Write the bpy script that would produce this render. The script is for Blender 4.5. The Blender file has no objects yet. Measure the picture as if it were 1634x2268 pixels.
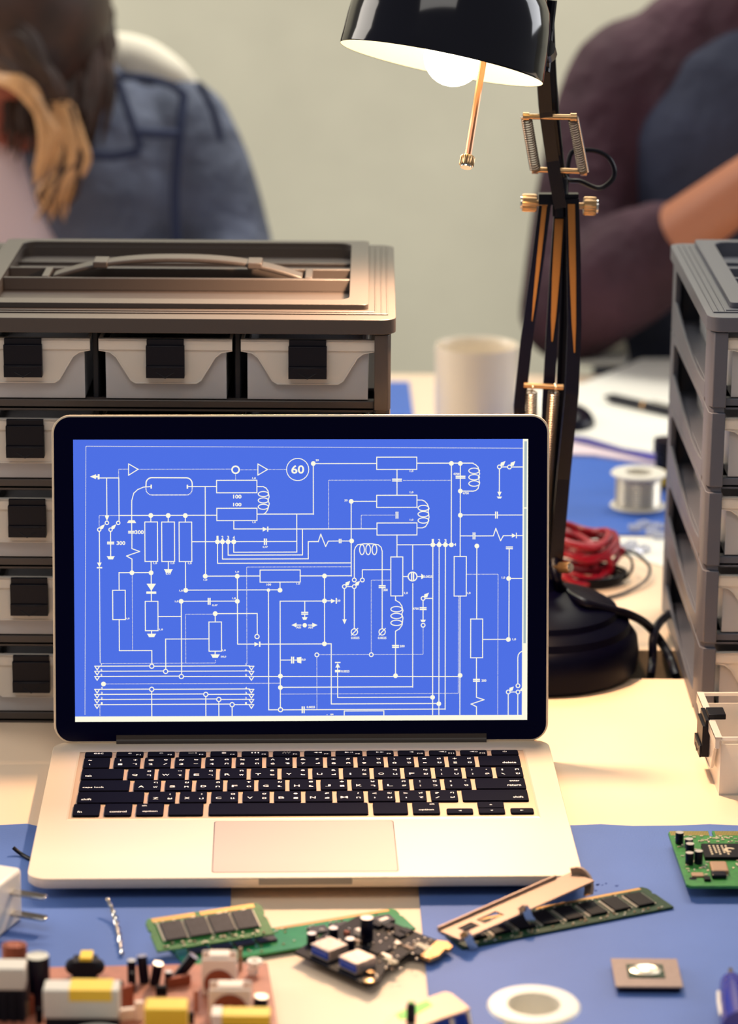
import bpy, bmesh, math, random
from mathutils import Vector, Matrix
from math import sin, cos, pi, radians as R
random.seed(7)
sc = bpy.context.scene
COL = sc.collection

# ------------------------------------------------------------------ camera, world, lights, exposure
FPX, PITCH, ROLL = 6530.6, 0.274720, 0.0065093
CAMP = Vector((0, -1.763476, 0.664165))
Fv = Vector((0, cos(PITCH), -sin(PITCH))); Uv = Vector((0, sin(PITCH), cos(PITCH))); Rv = Vector((1, 0, 0))
R2 = Rv*cos(ROLL)+Uv*sin(ROLL); U2 = -Rv*sin(ROLL)+Uv*cos(ROLL)
cam = bpy.data.cameras.new('camera'); co = bpy.data.objects.new('camera', cam); COL.objects.link(co)
co.matrix_world = Matrix(((R2.x, U2.x, -Fv.x, CAMP.x), (R2.y, U2.y, -Fv.y, CAMP.y), (R2.z, U2.z, -Fv.z, CAMP.z), (0, 0, 0, 1)))
cam.sensor_fit = 'VERTICAL'; cam.sensor_height = 36; cam.sensor_width = 36; cam.lens = FPX/2268*36
cam.clip_start = .05; cam.clip_end = 60
cam.dof.use_dof = True; cam.dof.focus_distance = 1.825; cam.dof.aperture_fstop = 5.9; cam.dof.aperture_blades = 7
sc.camera = co
sc.view_settings.view_transform = 'Standard'; sc.view_settings.look = 'None'
sc.view_settings.exposure = 0.0; sc.view_settings.gamma = 1; sc.view_settings.use_curve_mapping = False

def lin(c, a=1):
    f = lambda v: (v/255/12.92) if v/255 <= .04045 else ((v/255+.055)/1.055)**2.4
    return (f(c[0]), f(c[1]), f(c[2]), a)

w = bpy.data.worlds.new('world'); sc.world = w; w.use_nodes = True
bg = w.node_tree.nodes['Background']; bg.inputs[0].default_value = (.93, .92, .92, 1); bg.inputs[1].default_value = .25

def area(name, loc, target, sx, sy, power, col):
    l = bpy.data.lights.new(name, 'AREA'); l.shape = 'RECTANGLE'; l.size = sx; l.size_y = sy; l.energy = power; l.color = col
    o = bpy.data.objects.new(name, l); COL.objects.link(o); o.location = loc
    o.rotation_euler = (Vector(target)-Vector(loc)).to_track_quat('-Z', 'Y').to_euler()
    o['kind'] = 'structure'
    return o
area('window_light', (-2.6, 1.2, 1.0), (0, 0, 0), 1.3, 1.5, 44, (1, .92, .82))
area('window_light', (2.7, 1.5, 1.1), (0, .1, 0), 1.1, 1.5, 32, (.95, .96, 1))
area('overhead_fill', (.1, 1.75, 2.3), (.1, 1.9, .3), 2.2, .7, 66, (1, .96, .86))  # added fill, no fitting of the room: brightens the back wall from above
area('overhead_fill', (-.3, -1.2, 1.9), (0, .1, .15), 1.4, .8, 13, (1, .95, .88))  # added fill from the camera side for the front-facing surfaces

# ------------------------------------------------------------------ helpers
def ray(px, py): return Fv+R2*((px-817)/FPX)-U2*((py-1134)/FPX)
def PZ(px, py, z=0.):
    d = ray(px, py); return CAMP+d*((z-CAMP.z)/d.z)
def PY(px, py, y):
    d = ray(px, py); return CAMP+d*((y-CAMP.y)/d.y)
def S(p): return FPX/((Vector(p)-CAMP).dot(Fv))      # pixels per metre at p

def mat(name, col, rough=.5, metal=0., spec=.5, noise=0., nscale=40., bump=0., bscale=300., bdist=.002, trans=0., emit=None, estr=1., coat=0., col2=None, alpha=1.):
    m = bpy.data.materials.new(name); m.use_nodes = True; nt = m.node_tree; b = nt.nodes['Principled BSDF']
    c = lin(col)
    b.inputs['Base Color'].default_value = c; b.inputs['Roughness'].default_value = rough; b.inputs['Metallic'].default_value = metal
    b.inputs['Specular IOR Level'].default_value = spec
    if coat: b.inputs['Coat Weight'].default_value = coat; b.inputs['Coat Roughness'].default_value = .05
    if trans: b.inputs['Transmission Weight'].default_value = trans
    if alpha < 1: b.inputs['Alpha'].default_value = alpha
    tc = nt.nodes.new('ShaderNodeTexCoord')
    if noise or col2:
        n = nt.nodes.new('ShaderNodeTexNoise'); n.inputs['Scale'].default_value = nscale; n.inputs['Detail'].default_value = 4
        nt.links.new(tc.outputs['Object'], n.inputs['Vector'])
        mx = nt.nodes.new('ShaderNodeMix'); mx.data_type = 'RGBA'
        mr = nt.nodes.new('ShaderNodeMapRange'); mr.inputs[1].default_value = .35; mr.inputs[2].default_value = .65
        nt.links.new(n.outputs[0], mr.inputs[0]); nt.links.new(mr.outputs[0], mx.inputs[0])
        if col2: ca, cb = c, lin(col2)
        else: ca = tuple(v*(1-noise) for v in c[:3])+(1,); cb = tuple(min(1, v*(1+noise)) for v in c[:3])+(1,)
        mx.inputs[6].default_value = ca; mx.inputs[7].default_value = cb
        nt.links.new(mx.outputs[2], b.inputs['Base Color'])
    if bump:
        n = nt.nodes.new('ShaderNodeTexNoise'); n.inputs['Scale'].default_value = bscale; n.inputs['Detail'].default_value = 3
        nt.links.new(tc.outputs['Object'], n.inputs['Vector'])
        bp = nt.nodes.new('ShaderNodeBump'); bp.inputs['Strength'].default_value = bump; bp.inputs['Distance'].default_value = bdist
        nt.links.new(n.outputs[0], bp.inputs['Height']); nt.links.new(bp.outputs[0], b.inputs['Normal'])
    if emit:
        b.inputs['Emission Color'].default_value = emit if len(emit) == 4 else lin(emit); b.inputs['Emission Strength'].default_value = estr
    return m
def frosted(name, col, clear=.35, rough=.35, blue=None):
    m = bpy.data.materials.new(name); m.use_nodes = True; nt = m.node_tree; nt.nodes.clear()
    out = nt.nodes.new('ShaderNodeOutputMaterial')
    d = nt.nodes.new('ShaderNodeBsdfDiffuse'); d.inputs[0].default_value = lin(col)
    t = nt.nodes.new('ShaderNodeBsdfTranslucent'); t.inputs[0].default_value = lin(col)
    g = nt.nodes.new('ShaderNodeBsdfGlossy'); g.inputs[0].default_value = (1, 1, 1, 1); g.inputs[1].default_value = rough
    tr = nt.nodes.new('ShaderNodeBsdfTransparent'); tr.inputs[0].default_value = (.95, .96, 1, 1)
    m1 = nt.nodes.new('ShaderNodeMixShader'); m1.inputs[0].default_value = .45
    m2 = nt.nodes.new('ShaderNodeMixShader'); m2.inputs[0].default_value = clear
    m3 = nt.nodes.new('ShaderNodeMixShader'); fr = nt.nodes.new('ShaderNodeFresnel'); fr.inputs[0].default_value = 1.4
    L = nt.links.new
    L(d.outputs[0], m1.inputs[1]); L(t.outputs[0], m1.inputs[2]); L(m1.outputs[0], m2.inputs[1]); L(tr.outputs[0], m2.inputs[2])
    L(fr.outputs[0], m3.inputs[0]); L(m2.outputs[0], m3.inputs[1]); L(g.outputs[0], m3.inputs[2]); L(m3.outputs[0], out.inputs[0])
    return m

NAVY = (3, 3, 36)
M = dict(
 wall=mat('painted_concrete', (226, 222, 200), .85, noise=.08, nscale=3.2, bump=.15, bscale=30),
 floor=mat('floor_concrete', (120, 118, 112), .7, noise=.1, nscale=5),
 table=mat('table_laminate', (236, 210, 182), .5, spec=.3, noise=.015, nscale=9),
 tedge=mat('table_edge', (140, 126, 108), .6, noise=.2, nscale=60),
 steel=mat('table_steel', (120, 122, 126), .35, .9),
 blue=mat('blue_mat', (84, 112, 176), .55, spec=.22, noise=.05, nscale=14, bump=.12, bscale=900),
 blue2=mat('blue_mat_far', (48, 96, 186), .5, spec=.4, noise=.04, nscale=12, bump=.1, bscale=900),
 alu=mat('anodised_aluminium', (232, 212, 186), .45, .30, spec=.5, bump=.03, bscale=2500),
 alud=mat('trackpad_glass', (204, 176, 158), .45, .2),
 hinge=mat('hinge_plastic', (50, 40, 34), .45),
 black=mat('black_plastic', (2, 2, 24), .4, spec=.3),
 glass=mat('black_glass', (1, 1, 30), .08, spec=.06),
 key=mat('key_black', (1, 1, 16), .6, spec=.06),
 legend=mat('key_legend', (240, 236, 226), .6, emit=(240, 232, 215), estr=.25),
 ink=mat('ink_stain', (36, 66, 138), .6, spec=.2),
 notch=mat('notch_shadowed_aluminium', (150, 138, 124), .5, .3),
 well=mat('keyboard_well', (214, 184, 150), .5, .4),
 scr=mat('screen_blue', (1, 1, 10), .25, spec=.05, emit=(78, 112, 228), estr=1.0),
 scrw=mat('screen_white', NAVY, .25, spec=.1, emit=(255, 252, 228), estr=1.0),
 scrg=mat('screen_grey', NAVY, .25, spec=.1, emit=(168, 186, 190), estr=1.0),
 cab=mat('grey_brown_plastic', (68, 60, 57), .42, spec=.5, bump=.04, bscale=700),
 cabr=mat('cool_grey_plastic', (80, 82, 94), .42, spec=.5, bump=.04, bscale=700),
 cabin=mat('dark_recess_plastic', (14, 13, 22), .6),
 frost=frosted('frosted_drawer', (236, 236, 240), .30),
 frostl=frosted('frosted_lid', (252, 246, 238), .10),
 latch=mat('latch_black', (8, 6, 18), .38, spec=.25),
 lampb=mat('black_enamel', (1, 1, 18), .09, spec=.42),
 lamparm=mat('black_lacquer', (1, 1, 14), .30, spec=.22),
 basek=mat('black_cast_base', (1, 1, 18), .4, spec=.10),
 shade_in=mat('shade_inner_white', (250, 246, 236), .6),
 bulb=mat('bulb_glass', (255, 250, 230), .3, emit=(1., .86, .50, 1), estr=8.0),
 brass=mat('brass', (186, 150, 108), .28, .95),
 rosebrass=mat('rose_brass', (190, 132, 100), .3, .9),
 armglint=mat('painted_bulb_glint', (152, 106, 58), .5, .85),  # bulb's orange reflection on the black arms, put into the colour
 spring=mat('spring_steel', (128, 112, 98), .3, .95),
 chrome=mat('chrome', (200, 196, 190), .18, 1.),
 cable=mat('black_rubber', (2, 2, 18), .35, spec=.22),
 red=mat('red_cable', (146, 8, 34), .35, spec=.35),
 white=mat('white_plastic', (236, 230, 216), .35),
 mug=mat('mug_ceramic', (236, 222, 200), .25),
 paper=mat('white_paper', (238, 236, 226), .8),
 violet=mat('violet_booklet', (84, 78, 170), .6),
 pcbg=mat('pcb_green', (46, 118, 52), .35, noise=.18, nscale=350, spec=.5),
 pcbg2=mat('pcb_dark_green', (22, 54, 34), .45, spec=.2, noise=.25, nscale=500),
 pcbplain=mat('pcb_bright_green', (22, 128, 62), .3, noise=.08, nscale=120),
 pcbk=mat('pcb_black', (8, 6, 12), .5, spec=.12, noise=.3, nscale=600),
 pcbo=mat('pcb_orange', (168, 104, 80), .55, noise=.12, nscale=160),
 gold=mat('gold_contacts', (190, 148, 96), .35, .8),
 chip=mat('chip_grey', (58, 54, 62), .5, spec=.2, noise=.12, nscale=300),
 chipe=mat('chip_lead_row', (196, 190, 180), .4, .6),
 chipk=mat('chip_black', (10, 9, 18), .5, spec=.12),
 print=mat('chip_print', (190, 176, 150), .6),
 capk=mat('capacitor_black', (3, 3, 24), .3, spec=.25),
 capt=mat('capacitor_top', (220, 214, 206), .3, .8),
 cer=mat('ceramic_tan', (148, 116, 88), .5),
 sold=mat('solder_silver', (214, 206, 190), .3, .8),
 brk=mat('bracket_steel', (156, 130, 112), .45, .4, bump=.05, bscale=200),
 usb=mat('usb_shell', (184, 168, 156), .35, .6, noise=.12, nscale=250),
 usbb=mat('usb_blue', (24, 66, 170), .35),
 yel=mat('yellow_tape', (236, 196, 52), .45),
 copper=mat('copper_wire', (146, 74, 48), .4, .3, bump=.6, bscale=900),
 bobbin=mat('bobbin_cream', (240, 220, 204), .5),
 lgrey=mat('light_grey_plastic', (206, 202, 192), .45),
 dgrey=mat('dark_grey_ferrite', (26, 26, 34), .6, spec=.15),
 cpub=mat('cpu_substrate', (142, 118, 108), .5, noise=.06, nscale=400),
 lgreen=mat('green_sticker', (80, 206, 24), .5),
 bluet=mat('blue_handle', (26, 36, 140), .25, spec=.6),
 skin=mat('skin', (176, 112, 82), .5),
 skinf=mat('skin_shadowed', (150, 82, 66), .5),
 denim=mat('denim', (96, 104, 126), .85, noise=.3, nscale=9, bump=.9, bscale=13, bdist=.03),
 denimd=mat('denim_seam', (40, 50, 80), .85),
 tee=mat('pale_pink_tee', (226, 206, 212), .8),
 plum=mat('plum_jersey', (62, 34, 48), .85, noise=.2, nscale=12, bump=.9, bscale=12, bdist=.03),
 slate=mat('slate_jersey', (52, 58, 80), .85, noise=.14, nscale=12, bump=.8, bscale=12, bdist=.02),
 jean=mat('dark_jeans', (26, 30, 56), .85),
 hair=mat('brown_hair', (56, 34, 24), .5, noise=.35, nscale=30),
 blond=mat('blond_hair', (198, 152, 104), .45, noise=.15, nscale=40),
 hood=mat('cream_hood', (232, 226, 208), .8),
 lips=mat('lips', (150, 74, 70), .5), eye=mat('eye_white', (235, 230, 225), .3),
 ylabel=mat('yellow_label', (214, 176, 40), .5),
 clear=frosted('clear_plastic_bits', (225, 228, 240), .5, .1),
)

class MB:
    def __init__(s): s.bm = bmesh.new()
    def _t(s, vs, Mx):
        if Mx is not None: bmesh.ops.transform(s.bm, matrix=Mx, verts=vs)
    def poly(s, pts, mi=0):
        f = s.bm.faces.new([s.bm.verts.new(p) for p in pts]); f.material_index = mi; return f
    def prism(s, pts, z0, z1, mi=0, Mx=None):
        n = len(pts)
        a = [s.bm.verts.new((p[0], p[1], z0)) for p in pts]; b = [s.bm.verts.new((p[0], p[1], z1)) for p in pts]
        fs = [s.bm.faces.new(a[::-1]), s.bm.faces.new(b)]
        for i in range(n): fs.append(s.bm.faces.new((a[i], a[(i+1) % n], b[(i+1) % n], b[i])))
        for f in fs: f.material_index = mi
        s._t(a+b, Mx); return s
    def box(s, x0, x1, y0, y1, z0, z1, mi=0, Mx=None):
        return s.prism([(x0, y0), (x1, y0), (x1, y1), (x0, y1)], z0, z1, mi, Mx)
    def lathe(s, prof, n=32, mi=0, Mx=None, close=False):
        rings = []; vs = []
        for r, z in prof:
            if r < 1e-6: v = [s.bm.verts.new((0, 0, z))]
            else: v = [s.bm.verts.new((r*cos(2*pi*i/n), r*sin(2*pi*i/n), z)) for i in range(n)]
            rings.append(v); vs += v
        prs = list(zip(rings, rings[1:]))
        if close: prs.append((rings[-1], rings[0]))
        for a, b in prs:
            for i in range(n):
                j = (i+1) % n
                q = [a[0] if len(a) == 1 else a[i]]
                if len(a) > 1: q.append(a[j])
                if len(b) > 1: q.append(b[j])
                q.append(b[0] if len(b) == 1 else b[i])
                if len(q) > 2: s.bm.faces.new(q).material_index = mi
        s._t(vs, Mx); return s
    def cyl(s, p0, p1, r, n=16, mi=0, r1=None):
        p0 = Vector(p0); p1 = Vector(p1); L = (p1-p0).length
        q = (p1-p0).to_track_quat('Z', 'Y').to_matrix().to_4x4()
        r1 = r if r1 is None else r1
        return s.lathe([(0, 0), (r, 0), (r1, L), (0, L)], n, mi, Matrix.Translation(p0) @ q)
    def tube(s, path, r, n=8, mi=0, closed=False, sx=1., up=None, smooth=0):
        P = [Vector(p) for p in path]
        if smooth: P = catmull(P, smooth, closed)
        N = len(P); rings = []
        rr = r if isinstance(r, (list, tuple)) else None
        prev = None
        for i, p in enumerate(P):
            if closed: t = P[(i+1) % N]-P[i-1]
            else: t = P[min(i+1, N-1)]-P[max(i-1, 0)]
            if t.length < 1e-9: t = Vector((0, 0, 1))
            t.normalize()
            if prev is None:
                u = Vector(up) if up else (Vector((0, 0, 1)) if abs(t.z) < .9 else Vector((0, 1, 0)))
            else: u = prev
            u = (u-t*u.dot(t)).normalized(); v = t.cross(u); prev = u
            if rr:
                ff = i*(len(rr)-1)/max(1, N-1); ki = min(int(ff), len(rr)-2); k = rr[ki]+(rr[ki+1]-rr[ki])*(ff-ki)
            else: k = r
            if n == 4:
                cs = [(k, k*sx), (-k, k*sx), (-k, -k*sx), (k, -k*sx)]
                rings.append([s.bm.verts.new(p+u*a+v*b) for a, b in cs])
            else: rings.append([s.bm.verts.new(p+u*k*cos(2*pi*j/n)+v*k*sx*sin(2*pi*j/n)) for j in range(n)])
        rg = list(zip(rings, rings[1:]))
        if closed: rg.append((rings[-1], rings[0]))
        for a, b in rg:
            for j in range(n): s.bm.faces.new((a[j], a[(j+1) % n], b[(j+1) % n], b[j])).material_index = mi
        if not closed:
            s.bm.faces.new(rings[0][::-1]).material_index = mi; s.bm.faces.new(rings[-1]).material_index = mi
        return s
    def sphere(s, c, r, mi=0, n=16, sc3=(1, 1, 1), Mx=None):
        prof = [(0, -1)]+[(cos(a), sin(a)) for a in [(-pi/2+pi*i/(n//2)) for i in range(1, n//2)]]+[(0, 1)]
        m = Matrix.Translation(c) @ Matrix.Diagonal((r*sc3[0], r*sc3[1], r*sc3[2], 1))
        return s.lathe(prof, n, mi, (Mx @ m) if Mx is not None else m)
    def loft(s, rings, n=20, mi=0):      # rings: (centre, rx, ry) horizontal ellipses
        rs = []
        for c, rx, ry in rings: rs.append([s.bm.verts.new((c[0]+rx*cos(2*pi*j/n), c[1]+ry*sin(2*pi*j/n), c[2])) for j in range(n)])
        for a, b in zip(rs, rs[1:]):
            for j in range(n): s.bm.faces.new((a[j], a[(j+1) % n], b[(j+1) % n], b[j])).material_index = mi
        s.bm.faces.new(rs[0][::-1]).material_index = mi; s.bm.faces.new(rs[-1]).material_index = mi
        return s
    def text(s, st, x0, y0, x1, y1, z, mi=0, Mx=None, bold=0.):   # fits the string in the box
        vs, fs = glyphs(st, bold)
        xs = [v[0] for v in vs]; ys = [v[1] for v in vs]
        if not vs: return s
        ax = (x1-x0)/max(1e-6, max(xs)-min(xs)); ay = (y1-y0)/max(1e-6, max(ys)-min(ys))
        nv = [s.bm.verts.new((x0+(v[0]-min(xs))*ax, y0+(v[1]-min(ys))*ay, z)) for v in vs]
        for f in fs:
            try: s.bm.faces.new([nv[i] for i in f]).material_index = mi
            except ValueError: pass
        s._t(nv, Mx); return s
    def build(s, name, mats, parent=None, bevel=0., seg=2, smooth=35, local=False, recalc=True):
        if recalc: bmesh.ops.recalc_face_normals(s.bm, faces=s.bm.faces)
        me = bpy.data.meshes.new(name); s.bm.to_mesh(me); s.bm.free()
        for m in (mats if isinstance(mats, (list, tuple)) else [mats]): me.materials.append(M[m] if isinstance(m, str) else m)
        if parent is not None and not local: me.transform(wm(parent).inverted())
        if smooth:
            me.polygons.foreach_set('use_smooth', [True]*len(me.polygons)); me.set_sharp_from_angle(angle=R(smooth))
        o = bpy.data.objects.new(name, me); COL.objects.link(o)
        if parent is not None: o.parent = parent
        if bevel:
            b = o.modifiers.new('bevel', 'BEVEL'); b.width = bevel; b.segments = seg; b.limit_method = 'ANGLE'; b.angle_limit = R(40); b.harden_normals = False
        return o
def wm(o):
    m = Matrix.LocRotScale(o.location, o.rotation_euler, o.scale)
    return (wm(o.parent) @ m) if o.parent else m
def catmull(P, k, closed=False):
    out = []; N = len(P)
    for i in range(N if closed else N-1):
        if closed: a, b, c, d = P[i-1], P[i], P[(i+1) % N], P[(i+2) % N]
        else: a, b, c, d = P[max(i-1, 0)], P[i], P[i+1], P[min(i+2, N-1)]
        for j in range(k):
            t = j/k
            out.append(.5*((2*b)+(c-a)*t+(2*a-5*b+4*c-d)*t*t+(3*b-a-3*c+d)*t**3))
    if not closed: out.append(P[-1])
    return out
_g = {}
def glyphs(st, bold=0.):
    k = (st, bold)
    if k not in _g:
        cu = bpy.data.curves.new('t', 'FONT'); cu.body = st; cu.size = 1; cu.resolution_u = 3; cu.offset = bold
        o = bpy.data.objects.new('t', cu); COL.objects.link(o); dg = bpy.context.evaluated_depsgraph_get()
        me = o.evaluated_get(dg).to_mesh()
        _g[k] = ([tuple(v.co) for v in me.vertices], [tuple(p.vertices) for p in me.polygons])
        o.evaluated_get(dg).to_mesh_clear()
        bpy.data.objects.remove(o); bpy.data.curves.remove(cu)
    return _g[k]
def thing(name, label, cat, loc=(0, 0, 0), rz=0., group=None):
    o = bpy.data.objects.new(name, None); COL.objects.link(o); o.empty_display_size = .02
    o.location = loc; o.rotation_euler = (0, 0, rz); tag(o, label, cat, group); return o
def tag(o, label, cat, group=None, kind=None):
    o['label'] = label; o['category'] = cat
    if group: o['group'] = group
    if kind: o['kind'] = kind
    return o
def struct(o): o['kind'] = 'structure'; return o
def copy_tree(o, parent=None):
    c = o.copy(); COL.objects.link(c)
    if parent: c.parent = parent
    for ch in list(o.children): copy_tree(ch, c)
    return c
def rrect(w2, h0, h1, r, n=6):       # rounded rectangle outline, x in +-w2, y in h0..h1
    out = []
    for cx, cy, a0 in ((w2-r, h0+r, -pi/2), (w2-r, h1-r, 0), (-w2+r, h1-r, pi/2), (-w2+r, h0+r, pi)):
        for i in range(n+1): a = a0+pi/2*i/n; out.append((cx+r*cos(a), cy+r*sin(a)))
    return out

# ------------------------------------------------------------------ the room
m = MB(); m.box(-4, 4, 2.35, 2.45, -.75, 2.6); struct(m.build('wall_back', 'wall', smooth=0))
m = MB(); m.box(-4, 4, -2.6, 2.35, -.8, -.75); struct(m.build('floor', 'floor', smooth=0))

def table(name, label, x0, x1, y0, y1, zt=0.):
    t = thing(name, label, 'table', ((x0+x1)/2, (y0+y1)/2, -.75))
    m = MB(); m.box(x0, x1, y0, y1, zt-.028, zt); o = m.build('table_top', ['table', 'tedge'], t, smooth=0)
    for p in o.data.polygons:
        if abs(p.normal.z) < .5: p.material_index = 1
    for lx in (x0+.06, x1-.06):
        for ly in (y0+.06, y1-.06):
            m = MB(); m.box(lx-.02, lx+.02, ly-.02, ly+.02, -.75, zt-.028); m.build('leg', 'steel', t, smooth=0)
    m = MB(); m.box(x0+.08, x1-.08, y1-.075, y1-.045, -.09, zt-.028); m.build('rail', 'steel', t, smooth=0)
    return t
table('workbench', 'cream topped front workbench carrying the open laptop', -1.0, 1.0, -.62, .1715)
table('workbench', 'cream topped rear workbench behind the lamp, with mug and papers', -1.3, 1.5, .2345, 1.10)

def wavy_mat(pts, z0, th, name, mt, label, group=None):
    m = MB(); m.prism([(p.x, p.y) for p in pts], z0, z0+th)
    return tag(m.build(name, mt, None, smooth=0), label, 'mat', group)
# front mats
L = [PZ(-150, 1836), PZ(0, 1832), PZ(60, 1829), PZ(90, 1836), PZ(300, 1838), PZ(512, 1838), PZ(512, 1965), PZ(509, 2050), PZ(506, 2140), PZ(500, 2400), PZ(-150, 2400)]
wavy_mat(L, .0002, .0012, 'work_mat', 'blue', 'blue work mat at front left, under the laptop corner and circuit board')
Rr = [PZ(921, 1838), PZ(1150, 1836), PZ(1280, 1832), PZ(1330, 1830), PZ(1400, 1834), PZ(1500, 1833), PZ(1570, 1830), PZ(1640, 1833), PZ(1800, 1834), PZ(1800, 2400), PZ(962, 2400), PZ(953, 2268), PZ(940, 2120), PZ(926, 1965)]
matR = wavy_mat(Rr, .0002, .0012, 'work_mat', 'blue', 'blue work mat at front right, under the processor and memory stick')
m = MB(); rnd = random.Random(21)
for cx_, cy_, n_, sx_, sy_ in ((1297, 1948, 7, 9, 3), (1330, 1958, 5, 12, 3), (1312, 1972, 5, 8, 4), (1365, 1962, 3, 8, 2)):
    for k in range(n_):
        c_ = PZ(cx_+rnd.uniform(-sx_, sx_), cy_+rnd.uniform(-sy_, sy_), .00142); ph = rnd.uniform(0, 3)
        m.poly([c_+Vector((rnd.uniform(.0004, .0016)*cos(a), rnd.uniform(.0004, .0018)*sin(a+ph*.1), 0)) for a in [2*pi*i/7 for i in range(7)]])
mk = m.build('ink_mark', 'ink', matR, smooth=0)
# rear mats
a = [PZ(1060, 1187), PZ(1300, 1187), PZ(1700, 1190), PZ(1700, 985), PZ(1090, 985)]
wavy_mat(a, .0002, .0012, 'work_mat', 'blue2', 'bright blue mat on the rear bench under the wire spool')
a = [PZ(300, 1000), PZ(925, 1000), PZ(906, 848), PZ(300, 846)]
wavy_mat(a, .0002, .0012, 'work_mat', 'blue2', 'bright blue mat on the rear bench beside the left drawer cabinet')

# ------------------------------------------------------------------ laptop
YAW = .0331834; LEAN = .202734
lap = thing('laptop', 'open silver laptop showing a blue circuit diagram', 'laptop', (-.0417476, 0, 0), YAW)
# base
def subdivide_outline(): pass
m = MB()
def olr(ins, z): return [m.bm.verts.new((p[0], p[1], z)) for p in rrect(.157-ins, -.219+ins, .004-ins, .012-ins*.3, 8)]
L_ = [olr(0, .0138), olr(0, .0094), olr(.0012, .0080), olr(.0045, .0066), olr(.012, .0054), olr(.022, .0050)]
for a, b in zip(L_, L_[1:]):
    for k in range(len(a)): m.bm.faces.new((a[k], a[(k+1) % len(a)], b[(k+1) % len(a)], b[k]))
m.bm.faces.new(L_[0]); m.bm.faces.new(L_[-1])
ls = m.build('base', 'alu', lap, local=True, smooth=60)
# finger notch in the front edge
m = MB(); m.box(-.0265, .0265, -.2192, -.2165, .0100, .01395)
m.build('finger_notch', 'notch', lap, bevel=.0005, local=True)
# deck with recessed keyboard : frame of four strips around the well
m = MB(); KX, KY0, KY1 = .1395, -.1295, -.0165
o4 = [(-KX, KY0), (KX, KY0), (KX, KY1), (-KX, KY1)]
bm = m.bm
ov = [bm.verts.new((p[0], p[1], .0145)) for p in rrect(.1566, -.2186, .0036, .0118, 8)]
m.bm.faces.new(ov)
dk = m.build('deck', 'alu', lap, local=True, smooth=0)
# deck edge strip
m = MB(); m.prism(rrect(.157, -.219, .004, .012, 8), .0138, .01449); m.build('deck_edge', 'alu', lap, bevel=.0003, local=True)
m = MB(); m.box(-KX, KX, KY0, KY1, .01452, .01462); kb = m.build('keyboard', 'well', lap, local=True, smooth=0)
m = MB()
wo = [(-KX-.0012, KY0-.0012), (KX+.0012, KY0-.0012), (KX+.0012, KY1+.0012), (-KX-.0012, KY1+.0012)]
for i in range(4):
    a, b = wo[i], wo[(i+1) % 4]; c, d = o4[(i+1) % 4], o4[i]
    m.poly([(a[0], a[1], .01452), (b[0], b[1], .01452), (c[0], c[1], .0149), (d[0], d[1], .0149)])
m.build('rim', 'alu', kb, local=True, smooth=0)
m = MB()
m.prism(rrect(.0530, -.2115, -.1335, .002, 4), .01451, .01456, 1); m.prism(rrect(.0525, -.211, -.134, .002, 4), .0145, .01462, 0)
m.build('trackpad', ['alud', 'hinge'], lap, local=True, smooth=0)
# keys
KT, KB_ = .0150, .01595
def key(x0, x1, y0, y1, leg):
    m = MB(); r = .0012
    cx, cy = (x0+x1)/2, (y0+y1)/2
    m.prism([(cx+p[0], cy+p[1]) for p in rrect((x1-x0)/2, -(y1-y0)/2, (y1-y0)/2, r, 3)], .0146, KB_, 0)
    for st, fx, fy, h, wd in leg:      # centre fraction, height mm, width mm
        X = x0+fx*(x1-x0); Y = y0+fy*(y1-y0)
        m.text(st, X-wd/2000, Y-h/2000, X+wd/2000, Y+h/2000, KB_+.00004, 1, bold=.012)
    o = m.build('key', ['key', 'legend'], kb, local=True, smooth=0)
    bv = o.modifiers.new('bevel', 'BEVEL'); bv.width = .00025; bv.segments = 1; bv.limit_method = 'ANGLE'; bv.angle_limit = R(60)
    return o
KW = .2745; X0 = -.13725; U = .01905; G = .0027
y = -.0185
fn = [('esc', None), ('☼', 'F1'), ('☀', 'F2'), ('▭▯', 'F3'), ('▦', 'F4'), ('·∙·', 'F5'), ('∴∵', 'F6'), ('◀◀', 'F7'), ('▶II', 'F8'), ('▶▶', 'F9'), ('◀', 'F10'), ('◀)', 'F11'), ('◀))', 'F12'), ('⏻', None)]
fw = KW/14
def sym(st): return st
for i, (a_, b_) in enumerate(fn):
    x = X0+i*fw
    lg = [(a_, .5, .62, 2.2, 6 if i == 0 else (2.5 if len(a_) == 1 else 5))]
    if b_: lg.append((b_, .82, .3, 1.6, 2.6 if len(b_) == 2 else 3.4))
    key(x+G/2, x+fw-G/2, y-.0082, y, lg)
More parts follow.
